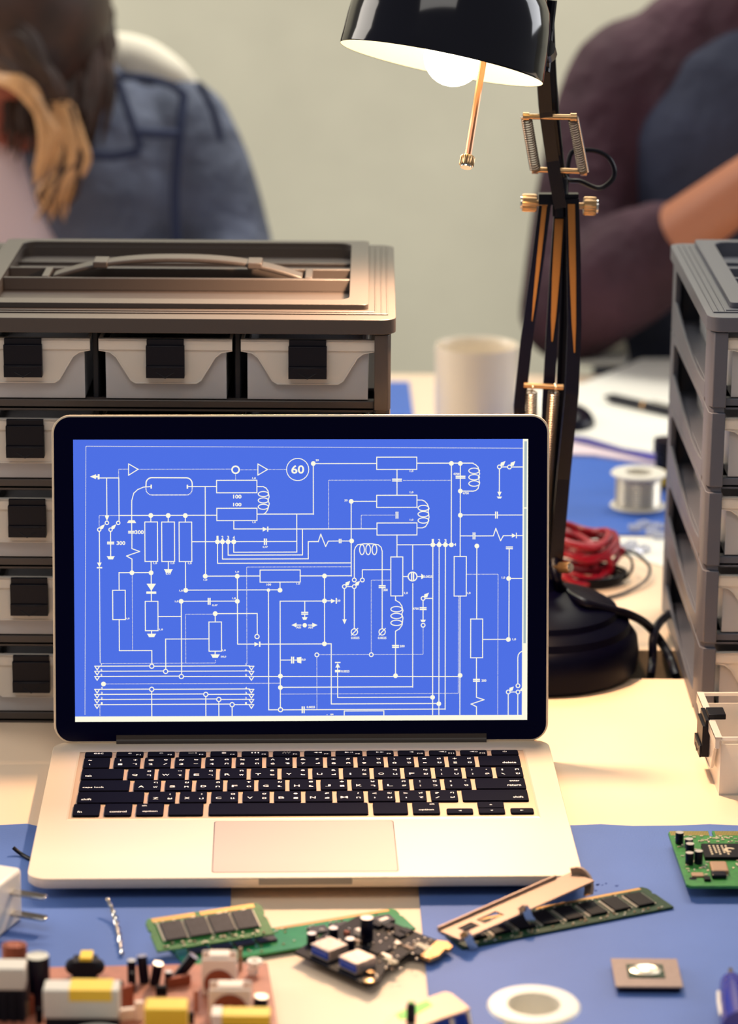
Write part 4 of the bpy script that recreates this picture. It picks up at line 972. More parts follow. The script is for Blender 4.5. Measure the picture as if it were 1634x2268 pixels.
# RAM B (long, lower), RAM A (short, on top), RAM C (right)
z = MZ+.0006
tB, FB = ram(PZ(372, 2097, z), PZ(868, 2016, z), PZ(405, 2140, z), .1335, .030, 'long green memory stick under the short one, running behind the black card', 8, .0105, .0085, .010, mt='pcbplain', cmat='chip', leads=False, small=60, mid=.018)
tA, FA = ram(PZ(318, 2040, .0180), PZ(566, 2003, .0170), PZ(372, 2098, .0095), .0672, .0240, 'short green memory stick with four grey chips, lying atop the long one', 4, .0118, .0130, .0052, mt='pcbg', cmat='chip', small=50)
z = MZ+.0004
tC, FC = ram(PZ(965, 2056, z), PZ(1425, 1968, z), PZ(1000, 2100, z), .1335, .0318, 'green memory stick on the right blue mat beneath the slotted steel bracket', 8, .0105, .0165, .0085, mt='pcbg2', cmat='chipk', small=80)

def chipbox(t, Fm, x, y, wx, wy, h, mt, name='chip', z=0.0016, bev=0):
    m = MB(); m.box(x-wx/2, x+wx/2, y-wy/2, y+wy/2, z, z+h, 0, Fm); return m.build(name, mt, t, bevel=bev, smooth=0)
def ecap(t, p, r, h, tilt=None, name='capacitor'):
    m = MB(); d = Vector(tilt or (0, 0, 1)).normalized(); q = Matrix.Translation(p) @ d.to_track_quat('Z', 'Y').to_matrix().to_4x4()
    m.lathe([(0, 0), (r*.93, 0), (r, h*.06), (r, h*.10), (r*.95, h*.13), (r, h*.17), (r, h*.96), (r*.95, h)], 24, 0, q); m.lathe([(r*.95, h), (r*.8, h*1.0), (r*.78, h*.985), (0, h*.985)], 24, 1, q)
    return m.build(name, ['capk', 'capt'], t, smooth=40)
# black expansion card
z = MZ+.0035
card = thing('expansion_card', 'black expansion card with two blue USB sockets in front of the laptop', 'circuit board', PZ(820, 2120, MZ))
pts = [(652, 2114), (700, 2084), (790, 2036), (872, 2050), (930, 2074), (985, 2094), (972, 2104), (930, 2120), (905, 2116), (880, 2134), (852, 2152), (838, 2178), (818, 2190), (800, 2182)]
m = MB(); m.prism([(PZ(a, b, z).x, PZ(a, b, z).y) for a, b in pts][::-1], z, z+.0016); m.build('circuit_board', 'pcbk', card, smooth=0)
m = MB(); m.prism([(PZ(a, b, z).x, PZ(a, b, z).y) for a, b in ((968, 2090), (990, 2092), (1002, 2102), (994, 2110), (985, 2108), (972, 2122), (952, 2130), (932, 2122))][::-1], z-.0002, z+.0019); m.build('edge_connector', 'gold', card, smooth=0)
z += .0016
Cd = (PZ(800, 2182, z)-PZ(652, 2114, z)).normalized(); Cn = Vector((-Cd.y, Cd.x, 0)); Cn = Cn if Cn.y > 0 else -Cn
def CF(p): return Matrix(((Cd.x, Cn.x, 0, p.x), (Cd.y, Cn.y, 0, p.y), (0, 0, 1, p.z), (0, 0, 0, 1)))
for px, py in ((708, 2122), (770, 2150)):
    Fm = CF(PZ(px, py, z)); m = MB()
    w_, d_, h_ = .0142, .0140, .0062
    m.box(-w_/2, w_/2, .0005, d_, 0, h_, 0, Fm); m.box(-w_/2, w_/2, -.0005, .0005, h_-.0006, h_, 0, Fm); m.box(-w_/2, w_/2, -.0005, .0005, 0, .0006, 0, Fm)
    s_ = m.build('usb_socket', 'usb', card, bevel=.0003, smooth=0)
    m = MB(); m.box(-w_/2+.0008, w_/2-.0008, -.0003, .0007, .0010, h_-.0012, 0, Fm); m.build('socket_insert', 'usbb', s_, smooth=0)
ecap(card, PZ(812, 2083, z), .0036, .0135); ecap(card, PZ(690, 2090, z), .0026, .0062); ecap(card, PZ(738, 2078, z), .0026, .0062); ecap(card, PZ(775, 2102, z), .0026, .0062)
m = MB(); c = PZ(838, 2104, z)
m.box(-.0055, .0055, -.0055, .0055, 0, .0012, 0, CF(c)); m.build('controller_chip', 'chipk', card, smooth=0)
for px, py, wx, wy, h, mt in ((800, 2072, .008, .003, .003, 'bobbin'), (792, 2088, .004, .0026, .0015, 'cer'), (865, 2130, .009, .003, .0012, 'print'), (855, 2118, .008, .002, .001, 'sold'), (885, 2074, .0055, .005, .0014, 'chipk'), (900, 2064, .006, .005, .0012, 'chipk'), (862, 2058, .004, .004, .002, 'chipk'), (838, 2054, .004, .004, .002, 'chipk'), (850, 2046, .003, .006, .003, 'bobbin'), (880, 2092, .003, .003, .0012, 'sold'), (820, 2160, .003, .003, .0022, 'brass'), (905, 2100, .006, .002, .0008, 'cer'), (935, 2095, .009, .004, .0002, 'print'), (768, 2070, .003, .002, .002, 'copper')):
    chipbox(card, CF(PZ(px, py, z)), 0, 0, wx, wy, h, mt, 'component', 0)
m = MB(); c = PZ(817, 2174, z); m.lathe([(0, 0), (.0030, 0), (.0030, .0012), (.0015, .0016), (0, .0016)], 20, 0, Matrix.Translation(c)); m.build('mounting_pad', 'brass', card)
m = MB(); rnd = random.Random(5)
for k in range(110):
    px = rnd.uniform(700, 960); lo_, hi_ = (2050+max(0, (px-872)*.4), 2175-abs(px-830)*.45)
    py = rnd.uniform(lo_, max(lo_+3, hi_)); 
    if px < 780 and py > 2095: continue
    m.box(-.0006, .0006, -.0004, .0004, 0, .0006, rnd.choice((0, 1, 1)), CF(PZ(px, py, z)))
o = m.build('small_parts', ['cer', 'sold'], card, smooth=0)
for (px, py) in ((690, 2128), (735, 2148)): pass

# slotted steel bracket leaning on memory stick C
t = thing('slot_bracket', 'slotted steel mounting bracket lying across the right memory stick', 'bracket', PZ(1130, 2040, .005))
zb0, zb1 = .0075, .0135
a0, a1 = PZ(972, 2064, zb0), PZ(1232, 1949, zb1); b0 = PZ(1008, 2098, zb0)
Fk = frame2(a0, a1, b0); Lk = (a1-a0).length; Wk = .0185
def cells(m, xs, ys, holes, h, Fm, mi=0):
    for i in range(len(xs)-1):
        for j in range(len(ys)-1):
            if (i, j) in holes: continue
            m.box(xs[i], xs[i+1], ys[j], ys[j+1], 0, h, mi, Fm)
m = MB(); xs = [0, .0085, .0190, .0225, .0375, Lk+.012]; ys = [0, .0055, .0125, Wk-.0005]
cells(m, xs, ys, {(1, 1), (3, 1)}, .0010, Fk)
bmesh.ops.remove_doubles(m.bm, verts=m.bm.verts, dist=1e-6)
m.box(0, Lk, -.0012, 0, 0, .0028, 0, Fk)
m.build('plate', 'brk', t, smooth=0)
m = MB(); m.tube([Fk @ Vector((Lk+.010, .002, .001)), Fk @ Vector((Lk+.0135, .006, .0015)), Fk @ Vector((Lk+.0135, .012, -.003)), Fk @ Vector((Lk+.010, .015, -.008))], .0035, 4, sx=.25, smooth=3); m.build('bent_tab', 'brk', t)
for xx in (.0440, 0):
    m = MB(); m.tube([Fk @ Vector((xx+.002, Wk-.002, .001)), Fk @ Vector((xx+.003, Wk+.001, .0035)), Fk @ Vector((xx+.004, Wk+.002, -.001)), Fk @ Vector((xx+.006, Wk+.003, -.005))], .0022, 4, sx=.3, smooth=3); m.build('spring_tab', 'chrome', t)

# CPU
z = MZ+.0003
q = [PZ(1352, 2122, z+.004), PZ(1492, 2123, z+.004), PZ(1357, 2186, z+.004)]
t = thing('processor', 'square brown processor chip on the right blue mat', 'processor', PZ(1428, 2155, MZ))
Fp = frame2(q[0], q[1], q[2]); Lc = .0355
m = MB(); m.box(0, Lc, 0, Lc*1.0, -.0010, 0, 0, Fp); m.build('substrate', 'cpub', t, bevel=.0002, smooth=0)
m = MB(); m.box(.0015, Lc-.0015, .0015, Lc-.0015, -.0040, -.0010, 0, Fp); m.build('pin_field', 'capk', t, smooth=0)
m = MB(); m.box(.0075, Lc-.0085, .0085, Lc-.0105, 0, .0004, 0, Fp); m.build('core_area', 'pcbg2', t, smooth=0)
m = MB(); m.lathe([(0, 0), (.0088, 0), (.0090, .0007), (.0065, .0015), (.0035, .0010), (0, .0018)], 9, 0, Fp @ Matrix.Translation((Lc/2-.0005, Lc/2-.001, .0004)) @ Matrix.Diagonal((1, .78, 1, 1))); m.build('die', 'sold', t, smooth=20)

# green card at right
z = .008
t = thing('circuit_board', 'green circuit board with black capacitors at the right edge', 'circuit board', PZ(1570, 1900, MZ))
tl_, bl_, = PZ(1478, 1846, z), PZ(1526, 1968, z)
Fg = frame2(tl_, PZ(1640, 1846, z), bl_); Wg = (bl_-tl_).length
o_ = [(0, .003), (.0015, .0), (.024, 0), (.024, .008), (.0262, .008), (.0262, 0), (.100, 0), (.100, Wg), (.004, Wg), (.0015, Wg-.0025)]
sk = (bl_-tl_); shx = 0
def GP(x, y): return (x+shx*y, y)
m = MB(); m.prism([GP(*p) for p in o_], 0, .0016, 0, Fg); bd = m.build('board', 'pcbg', t, smooth=0)
m = MB()
for k in range(60):
    x0 = .0012+k*.00095
    if .0235 < x0 < .027: continue
    a, b = GP(x0, .0004); m.prism([GP(x0, .0004), GP(x0+.0006, .0004), GP(x0+.0006, .0072), GP(x0, .0072)], .0016, .00168, 0, Fg)
m.build('contacts', 'gold', t, smooth=0)
def GW(px, py, zz): return PZ(px, py, zz)
zt = z+.0016
for px, py, r_, h_ in ((1504, 1868, .0024, .0070), (1525, 1879, .0024, .0060), (1527, 1893, .0025, .0070), (1526, 1914, .0024, .0072), (1546, 1912, .0025, .0078)):
    ecap(t, GW(px, py, zt), r_, h_)
def gbox(px0, py0, px1, py1, h, mt, name, zz=None, bev=0):
    zz = zt if zz is None else zz
    a, b, c, d = (GW(px0, py0, zz+h), GW(px1, py0, zz+h), GW(px1+(py1-py0)*.30, py1, zz+h), GW(px0+(py1-py0)*.30, py1, zz+h))
    m = MB(); m.prism([(v.x, v.y) for v in (d, c, b, a)], zz, zz+h); return m.build(name, mt, t, bevel=bev, smooth=0)
gbox(1552, 1868, 1640, 1898, .0020, 'chipk', 'main_chip')
m = MB(); FT = Matrix.Translation((0, 0, 0))
for k in range(5):
    a = GW(1568+k*9+2, 1872, zt+.0021); b = GW(1568+k*9+10, 1894-(k % 2)*4, zt+.0021); d = b-a; n_ = Vector((-d.y, d.x, 0)).normalized()*.0006
    for j in range(5): f0, f1 = j/5, j/5+.13; m.poly([a+d*f0+n_, a+d*f0-n_, a+d*f1-n_, a+d*f1+n_])
c = GW(1616, 1882, zt+.0021); pts = [c+Vector((.0034*cos(a), .0034*sin(a), 0)) for a in [pi*.15+pi*1.4*i/12 for i in range(13)]]+[c+Vector((.0017*cos(a), .0017*sin(a), 0)) for a in [pi*1.55-pi*1.4*i/12 for i in range(13)]]
for i in range(12): m.poly([pts[i], pts[i+1], pts[24-i], pts[25-i]])
m.build('chip_marking', 'print', t, smooth=0)
gbox(1570, 1906, 1608, 1928, .0030, 'cer', 'crystal', bev=.001); gbox(1573, 1926, 1606, 1938, .0026, 'capk', 'inductor', bev=.0008)
gbox(1530, 1932, 1556, 1940, .0010, 'cer', 'component'); gbox(1558, 1940, 1572, 1947, .0016, 'chipk', 'component')
m = MB(); m.lathe([(0, 0), (.0022, 0), (.0022, .0001), (0, .0001)], 20, 0, Matrix.Translation(GW(1534, 1946, zt))); m.build('mounting_hole', 'capk', t)
m = MB(); rnd = random.Random(11)
for k in range(90):
    px = rnd.uniform(1492, 1634); py = rnd.choice((rnd.uniform(1852, 1866), rnd.uniform(1866, 1945), rnd.uniform(1900, 1945)))
    if px < 1480+(py-1840)*.42+6: continue
    if 1550 < px and 1866 < py < 1900: continue
    c = GW(px, py, zt); m.box(-.0009, .0009, -.0005, .0005, 0, .0005, rnd.choice((0, 0, 1)), Matrix.Translation(c) @ Matrix.Rotation(rnd.choice((0, pi/2)), 4, 'Z'))
m.build('small_parts', ['print', 'sold'], t, smooth=0)
for px, py in ((1560, 1925), (1625, 1925), (1500, 1860)): 
    m = MB(); c = PZ(px, py, z); m.cyl((c.x+.004, c.y+.006, MZ), (c.x+.004, c.y+.006, z), .002, 10); m.build('standoff', 'capk', t)

# white spool at the bottom
c = PZ(1182, 2224, .034); sp_ = spool(c, 103/S(c), 60/S(c), .0325, 'wire_spool', 'empty white plastic spool ring standing at the bottom edge, right mat', None)
m = MB(); m.lathe([(0, 0), (60/S(c), 0), (60/S(c), .0012), (0, .0012)], 32, 0, Matrix.Translation((c.x, c.y, .014))); m.build('web', 'white', sp_)
# blue handled tool
c = PZ(1640, 2200, .02); m = MB(); m.tube([(c.x-.001, c.y+.030, .012), (c.x-.0005, c.y+.015, .0125), (c.x-.0012, c.y, .013), (c.x-.0025, c.y-.03, .0135)], [.006, .0085, .0095, .011], 16, smooth=5)
t = thing('hand_tool', 'tool with glossy dark blue handle at the bottom right edge', 'tool', (c.x, c.y, MZ)); m.build('handle', 'bluet', t)
m = MB(); m.cyl((c.x-.001, c.y+.028, .012), (c.x+.001, c.y+.050, .010), .0028, 12, 0, .0015); m.build('tip', 'chrome', t)
m = MB(); m.tube([(c.x-.0098, c.y+.012, .015), (c.x-.0112, c.y-.002, .016), (c.x-.0118, c.y-.018, .016)], .0010, 8); m.build('stripe', 'white', t)

# bracket with green sticker
t = thing('connector_bracket', 'cream metal bracket with green sticker and black post at the bottom edge', 'bracket', PZ(940, 2240, MZ))
zt_ = .016
pts = [(828, 2285), (868, 2246), (950, 2208), (985, 2196), (1000, 2200), (1040, 2232), (1024, 2240), (975, 2256), (930, 2275), (900, 2300), (830, 2300)]
m = MB(); m.prism([(PZ(a, b, zt_).x, PZ(a, b, zt_).y) for a, b in pts][::-1], zt_-.0010, zt_); m.build('plate', 'brk', t, smooth=0)
m = MB(); m.prism([(PZ(a, b, zt_).x, PZ(a, b, zt_).y) for a, b in ((876, 2246), (945, 2216), (958, 2226), (905, 2256), (886, 2258))][::-1], zt_, zt_+.0002); m.build('sticker', 'lgreen', t, smooth=0)
p = PZ(910, 2262, zt_); m = MB(); m.lathe([(0, 0), (.0024, 0), (.0024, .008), (.0018, .0102), (0, .0106)], 20, 0, Matrix.Translation(p)); m.lathe([(0, .0107), (.0011, .0103), (.0011, .0107), (0, .011)], 14, 1, Matrix.Translation(p)); m.build('post', ['capk', 'lgreen'], t)
for px, py in ((1036, 2238), (1000, 2256), (860, 2290)):
    m = MB(); p = PZ(px, py, zt_-.001); m.tube([p, p+Vector((.001, -.001, -.006)), Vector((p.x+.003, p.y-.001, MZ+.0012))], .0012, 8, smooth=3); m.build('leg', 'chrome', t)
m = MB(); a = PZ(985, 2262, .008); m.box(-.010, .012, -.004, .007, -.006, .004, 0, Matrix.Translation(a) @ Matrix.Rotation(.5, 4, 'Z')); m.build('connector_block', 'usbb', t, bevel=.0006)

# ------------------------------------------------------------------ power supply board at lower left
zb = .010
psb = thing('power_board', 'orange power supply circuit board crowded with parts at lower left', 'circuit board', PZ(300, 2220, MZ))
pts = [PZ(-120, 2150, zb), PZ(118, 2142, zb), PZ(592, 2132, zb), PZ(606, 2215, zb), PZ(622, 2330, zb), PZ(630, 2420, zb), PZ(-120, 2440, zb)]
m = MB(); m.prism([(v.x, v.y) for v in pts][::-1], zb-.0016, zb); m.build('circuit_board', 'pcbo', psb, smooth=0)
def SP(pxc, pyb): return PZ(pxc, pyb, zb)
def ubox(x0, x1, ytop, ybot, dep, mt, name='component', z0=None, bev=.0005, rz=0):      # box whose front face spans the given pixels
    p = PZ((x0+x1)/2, ybot, zb if z0 is None else z0); s_ = S(p); w_ = (x1-x0)/s_
    hh = (ybot-ytop)/s_/cos(PITCH)-dep*math.tan(PITCH)
    hh = max(.002, hh)
    m = MB(); m.box(-w_/2, w_/2, 0, dep, 0, hh, 0, Matrix.Translation(p) @ Matrix.Rotation(rz, 4, 'Z')); return m.build(name, mt, psb, bevel=bev, smooth=0), p, w_, hh
ecap(psb, SP(86, 2232), .0060, .0290)
for px, yb, yt, r_, tl2 in ((292, 2178, 2124, .0023, (0, 0, 1)), (320, 2176, 2116, .0028, (-.1, .1, 1)), (342, 2180, 2128, .0027, (.18, -.1, 1)), (372, 2184, 2150, .0020, (.05, 0, 1)), (390, 2168, 2104, .0029, (.75, .1, 1)), (576, 2232, 2205, .0038, (.1, 0, 1)), (235, 2225, 2200, .002, (0, 0, 1))):
    p = SP(px, yb); ecap(psb, p, r_, (yb-yt)/S(p)/cos(PITCH), tl2)
# small yellow wrapped transformer
o, p, w_, hh = ubox(160, 214, 2118, 2172, .010, 'dgrey', 'transformer'); ubox(176, 204, 2108, 2170, .0106, 'yel', 'tape_wrap')
m = MB(); m.sphere(p+Vector((-.006, .004, hh*.6)), .0045, 0, 14); m.sphere(p+Vector((.006, .004, hh*.6)), .0045, 0, 14); m.build('coil_winding', 'dgrey', psb)
# large grey box with yellow label
o, p, w_, hh = ubox(100, 262, 2176, 2300, .012, 'dgrey', 'transformer')
m = MB(); m.box(-w_/2-.0006, w_/2+.0006, -.0006, .0126, hh*.42, hh+.0006, 0, Matrix.Translation(p)); m.build('transformer_cover', 'lgrey', psb, bevel=.0008)
m = MB(); m.box(-w_*.16, w_*.42, -.0008, .0128, hh*.80, hh+.0009, 0, Matrix.Translation(p)); m.build('tape_wrap', 'yel', psb, smooth=0)
# copper and tan bits
for k, (x0, x1, yt, yb, rz, mt) in enumerate(((262, 276, 2170, 2222, .5, 'chipk'), (272, 300, 2178, 2240, .7, 'copper'), (282, 296, 2150, 2200, -.4, 'chipk'), (255, 300, 2232, 2262, .3, 'bobbin'), (370, 425, 2160, 2186, .4, 'copper'), (345, 370, 2182, 2206, .1, 'chipk'), (38, 64, 2216, 2252, 0, 'cer'), (430, 440, 2190, 2240, .2, 'pcbo'), (418, 430, 2240, 2268, .1, 'chipk'), (300, 318, 2215, 2262, .1, 'bobbin'), (530, 545, 2170, 2210, .3, 'bobbin'), (548, 566, 2140, 2162, 0, 'bobbin'), (528, 536, 2096, 2150, 0, 'cer'), (66, 76, 2200, 2250, .3, 'copper'), (80, 96, 2230, 2268, .2, 'chipk'))):
    ubox(x0, x1, yt, yb, .003, mt, 'component', rz=rz)
# yellow film capacitor
o, p, w_, hh = ubox(320, 414, 2214, 2330, .014, 'yel', 'film_capacitor', bev=.001)
# two bobbin transformers
def bobbin(x0, x1, yt, yb, tape):
    p = SP((x0+x1)/2, yb); s_ = S(p); w_ = (x1-x0)/s_; hh = (yb-yt)/s_
    m = MB(); m.box(-w_/2, w_/2, 0, .0018, 0, hh, 0, Matrix.Translation(p)); m.box(-w_/2, w_/2, .010, .0118, 0, hh, 0, Matrix.Translation(p)); m.box(-w_*.3, w_*.3, .0018, .010, hh*.9, hh*1.06, 0, Matrix.Translation(p)); b_ = m.build('bobbin', 'bobbin', psb, bevel=.0008)
    m = MB(); q = Matrix.Translation(p+Vector((0, -.0003, hh*.34))) @ Matrix.Rotation(-pi/2, 4, 'X')
    m.lathe([(w_*.16, -.0010), (w_*.42, -.0010), (w_*.44, .0125), (w_*.16, .0125)], 26, 0, q, close=True); m.build('coil_winding', 'copper', psb)
    if tape:
        m = MB(); m.box(-w_*.3, w_*.5, -.0022, -.0004, hh*.05, hh*.30, 0, Matrix.Translation(p)); m.build('tape_wrap', 'yel', psb, smooth=0)
bobbin(446, 524, 2118, 2205, False); bobbin(462, 556, 2186, 2262, False)
o, p, w_, hh = ubox(468, 598, 2236, 2330, .010, 'dgrey', 'transformer'); m = MB(); m.box(-w_*.32, w_*.5, -.0005, .0104, hh*.75, hh+.0006, 0, Matrix.Translation(p)); m.build('tape_wrap', 'yel', psb, bevel=.0004)
m = MB(); m.box(-w_*.5, -w_*.32, -.0006, .0106, hh*.68, hh+.0009, 0, Matrix.Translation(p)); m.build('transformer_cover', 'bobbin', psb, bevel=.0004)
# round grey inductor at the bottom edge
p = PZ(212, 2290, .022); m = MB(); m.lathe([(0, 0), (.0155, 0), (.0165, .002), (.0165, .008), (.015, .010), (.007, .0105), (.006, .009), (0, .009)], 36, 0, Matrix.Translation(p-Vector((0, 0, .0115)))); m.build('inductor', 'lgrey', psb)
# left stack: heatsink, white block, red coil
o, p, w_, hh = ubox(-80, 56, 2172, 2262, .012, 'dgrey', 'heatsink')
m = MB(); m.box(-w_/2, w_/2+.0004, -.0006, .0126, hh*.95, hh+.011, 0, Matrix.Translation(p)); m.build('relay', 'lgrey', psb, bevel=.0008)
m = MB()
for k in range(7): a = w_*(-.45+k*.15); m.box(a, a+.0012, -.0020, 0, 0, hh*.9, 0, Matrix.Translation(p))
m.build('heatsink_fins', 'dgrey', psb, smooth=0)
m = MB(); pc = PZ(32, 2106, .034)
for k in range(6): m.tube([(pc.x+.0052*cos(a)*1.1, pc.y+.004*sin(a), pc.z-.004+k*.0014) for a in [2*pi*i/20 for i in range(20)]], .0009, 8, closed=True)
m.cyl(pc+Vector((0, 0, -.0075)), pc+Vector((0, 0, .0035)), .0042, 16); m.build('coil_winding', 'copper', psb)
m = MB(); p = SP(564, 2156); m.lathe([(.0018, .006), (.004, .006), (.004, .0075), (.0018, .0075)], 20, 0, Matrix.Translation(p), close=True); m.cyl(p, p+Vector((0, 0, .006)), .0018, 10); m.build('terminal', 'white', psb)
for px, py in ((560, 2150), (130, 2160)):
    p = PZ(px, py, zb-.0016); m = MB(); m.cyl((p.x, p.y-.004, MZ), (p.x, p.y-.004, zb-.0016), .002, 10); m.build('standoff', 'chrome', psb)

# ------------------------------------------------------------------ people
def remesh(o, vs, it=2):
    md = o.modifiers.new('r', 'REMESH'); md.mode = 'VOXEL'; md.voxel_size = vs; md.use_smooth_shade = True
    sm = o.modifiers.new('s', 'SMOOTH'); sm.factor = .6; sm.iterations = it
    dgp = bpy.context.evaluated_depsgraph_get(); me = bpy.data.meshes.new_from_object(o.evaluated_get(dgp))
    o.modifiers.clear(); mats_ = [x for x in o.data.materials]; o.data = me; me.materials.clear()
    for x in mats_: me.materials.append(x)
    me.polygons.foreach_set('use_smooth', [True]*len(me.polygons))
def limb(m, pts, rs): 
    P_ = catmull([Vector(p) for p in pts], 5); n = len(P_); R_ = []
    for i in range(n):
        f = i/(n-1)*(len(rs)-1); k = min(int(f), len(rs)-2); R_.append(rs[k]+(rs[k+1]-rs[k])*(f-k))
    m.tube(P_, R_, 14); m.sphere(P_[0], rs[0]*.98, 0, 14); m.sphere(P_[-1], rs[-1]*.98, 0, 14)
def hand(m, wrist, fwd, side, up=Vector((0, 0, 1)), curl=.5):
    fwd = fwd.normalized(); side = side.normalized()
    m.sphere(wrist+fwd*.045, 1, 0, 16, Mx=None, sc3=(.001, .001, .001))
    Fm = Matrix(((side.x, fwd.x, up.x, wrist.x), (side.y, fwd.y, up.y, wrist.y), (side.z, fwd.z, up.z, wrist.z), (0, 0, 0, 1)))
    m.sphere((0, .045, 0), 1, 0, 16, (.040, .050, .015), Fm)
    for k, (ox, l_) in enumerate(((-.030, .066), (-.010, .078), (.010, .074), (.028, .058))):
        a = Vector((ox, .080, 0)); pts = [a, a+Vector((0, l_*.4, -.004)), a+Vector((0, l_*.4+l_*.3*cos(curl), -.004-l_*.3*sin(curl))), a+Vector((0, l_*.4+l_*.3*cos(curl)+l_*.3*cos(curl*2), -.004-l_*.3*sin(curl)-l_*.3*sin(curl*2)))]
        limb(m, [Fm @ p for p in pts], [.0095, .009, .008, .007])
    limb(m, [Fm @ Vector(p) for p in ((-.028, .02, 0), (-.050, .045, -.006), (-.056, .070, -.010), (-.052, .090, -.012))], [.013, .011, .010, .008])
def head(m, c, fwd=Vector((0, -1, 0)), down=.0, r=.1):
    f = (fwd+Vector((0, 0, -down))).normalized(); s_ = f.cross(Vector((0, 0, 1))).normalized(); u = s_.cross(f)
    Fm = Matrix(((s_.x, f.x, u.x, c.x), (s_.y, f.y, u.y, c.y), (s_.z, f.z, u.z, c.z), (0, 0, 0, 1)))
    m.sphere((0, -.005, .02), 1, 0, 24, (.076, .096, .098), Fm); m.sphere((0, .022, -.05), 1, 0, 20, (.058, .066, .062), Fm)
    m.sphere((0, .070, -.085), 1, 0, 12, (.022, .020, .018), Fm)     # chin
    m.sphere((0, .095, -.018), 1, 0, 12, (.013, .022, .026), Fm)     # nose
    for s2 in (-1, 1): m.sphere((s2*.078, -.002, -.008), 1, 0, 12, (.010, .018, .032), Fm); m.sphere((s2*.032, .078, .015), 1, 0, 12, (.018, .010, .009), Fm)
    m.sphere((0, .086, -.052), 1, 0, 12, (.024, .010, .006), Fm)
    return Fm
FL = -.75
def person(label, cx, ysh, zsh, shw, headc, headf, headd, armR, armL, body_mat, legm, seat_x, lean=.0):
    t = thing('person', label, 'person', (seat_x, ysh+.05, FL))
    b = MB()
    Fh = head(b, headc, headf, headd)
    neck = Vector((cx, ysh+.01, zsh+.03))
    limb(b, [headc+Vector((0, .02, -.06)), neck, neck+Vector((0, .01, -.06))], [.052, .056, .07])
    pel = Vector((seat_x, ysh+.10, FL+.52))
    b.loft([((pel.x, pel.y, pel.z-.08), .15, .11), ((pel.x, pel.y, pel.z), .165, .12), ((pel.x, pel.y-.02, pel.z+.16), .125, .09), (((pel.x+cx)/2, ysh+.04, zsh-.16), .15, .10), ((cx, ysh+.01, zsh-.06), .165, .10), ((cx, ysh+.01, zsh+.01), .13, .08), ((cx, ysh+.01, zsh+.035), .07, .06)], 24)
    for arm in (armR, armL):
        limb(b, arm[:3], [.050, .042, .040] if shw < .19 else [.056, .046, .042]); limb(b, [arm[2], arm[3]], [.040, .026])
        d = arm[3]-arm[2]; dn = d.normalized(); sd = dn.cross(Vector((0, 0, 1))).normalized()*(-1 if arm is armR else 1)
        hand(b, arm[3], dn, sd, sd.cross(dn) if sd.cross(dn).z > 0 else -sd.cross(dn))
    for s2 in (-1, 1):
        hip = pel+Vector((s2*.09, -.02, -.03)); kn = pel+Vector((s2*.13, -.42, -.01)); kn.z = FL+.50; an = kn+Vector((0, .03, 0)); an.z = FL+.09
        limb(b, [hip, (hip+kn)/2, kn], [.085, .072, .056]); limb(b, [kn, (kn+an)/2+Vector((0, .01, 0)), an], [.056, .050, .034]); limb(b, [an+Vector((0, .03, -.045)), an+Vector((0, -.08, -.055)), an+Vector((0, -.15, -.062))], [.036, .034, .026])
    body = b.build('body', body_mat, t); remesh(body, .0065)
    return t, body, pel, Fh
# woman (left)
YW = 1.26
cxw = PY(45, 300, YW).x; zw = PY(300, 215, YW).z
aL = [PY(392, 285, YW+.02), PY(458, 410, YW), PY(520, 628, YW-.03), PY(330, 745, YW-.22)]
aR = [PY(-330, 235, YW+.02), PY(-390, 380, YW), PY(-430, 628, YW-.03), PY(-230, 745, YW-.22)]
hc = PY(45, 95, YW-.06)
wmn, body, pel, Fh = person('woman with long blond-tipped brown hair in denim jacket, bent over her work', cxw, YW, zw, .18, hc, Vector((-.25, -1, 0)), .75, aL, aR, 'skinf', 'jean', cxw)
# jacket
m = MB(); s_ = S((cxw, YW, zw))
m.loft([((cxw, YW+.10, pel.z+.02), .165, .135), ((cxw, YW+.06, pel.z+.16), .145, .12), ((cxw, YW+.03, zw-.18), .172, .128), ((cxw, YW+.02, zw-.09), .185, .122), ((cxw, YW+.015, zw-.02), .168, .10), ((cxw, YW+.015, zw+.028), .105, .085), ((cxw, YW+.015, zw+.050), .085, .075)], 28)
for arm in (aL, aR): limb(m, [arm[0]+Vector((0, 0, -.004)), arm[1], arm[2]], [.060, .052, .048]); limb(m, [arm[2], arm[2]+(arm[3]-arm[2])*.8], [.048, .040])
jk = m.build('jacket', 'denim', wmn); remesh(jk, .008)
m = MB()
def seam(pts, r=.004): m.tube([PY(a, b, YW-c) for a, b, c in pts], r, 6, smooth=4)
seam([(262, 168, .085), (320, 172, .09), (375, 186, .085), (408, 208, .08)]); seam([(408, 208, .08), (398, 300, .10), (388, 420, .10), (392, 560, .10)], .005)
seam([(300, 292, .115), (345, 295, .112), (392, 296, .105)], .005); seam([(190, 340, .125), (250, 345, .122), (310, 335, .118)], .005); seam([(262, 180, .105), (285, 250, .115), (312, 330, .118)], .004)
seam([(440, 185, .06), (470, 240, .05), (490, 310, .045)], .004)
m.build('jacket_seams', 'denimd', wmn)
# tee front visible in the open jacket
m = MB(); m.loft([((cxw-.03, YW-.055, zw-.30), .085, .075), ((cxw-.03, YW-.07, zw-.14), .085, .07), ((cxw-.035, YW-.055, zw-.02), .05, .05)], 20); m.build('t_shirt', 'tee', wmn)
# hood on the shoulder
m = MB(); m.tube([PY(205, 160, YW+.01), PY(255, 128, YW+.03), PY(320, 138, YW+.03), PY(385, 168, YW+.02), PY(430, 200, YW+.02)], [.018, .026, .024, .017, .008], 14, smooth=6); m.build('hood', 'hood', wmn)
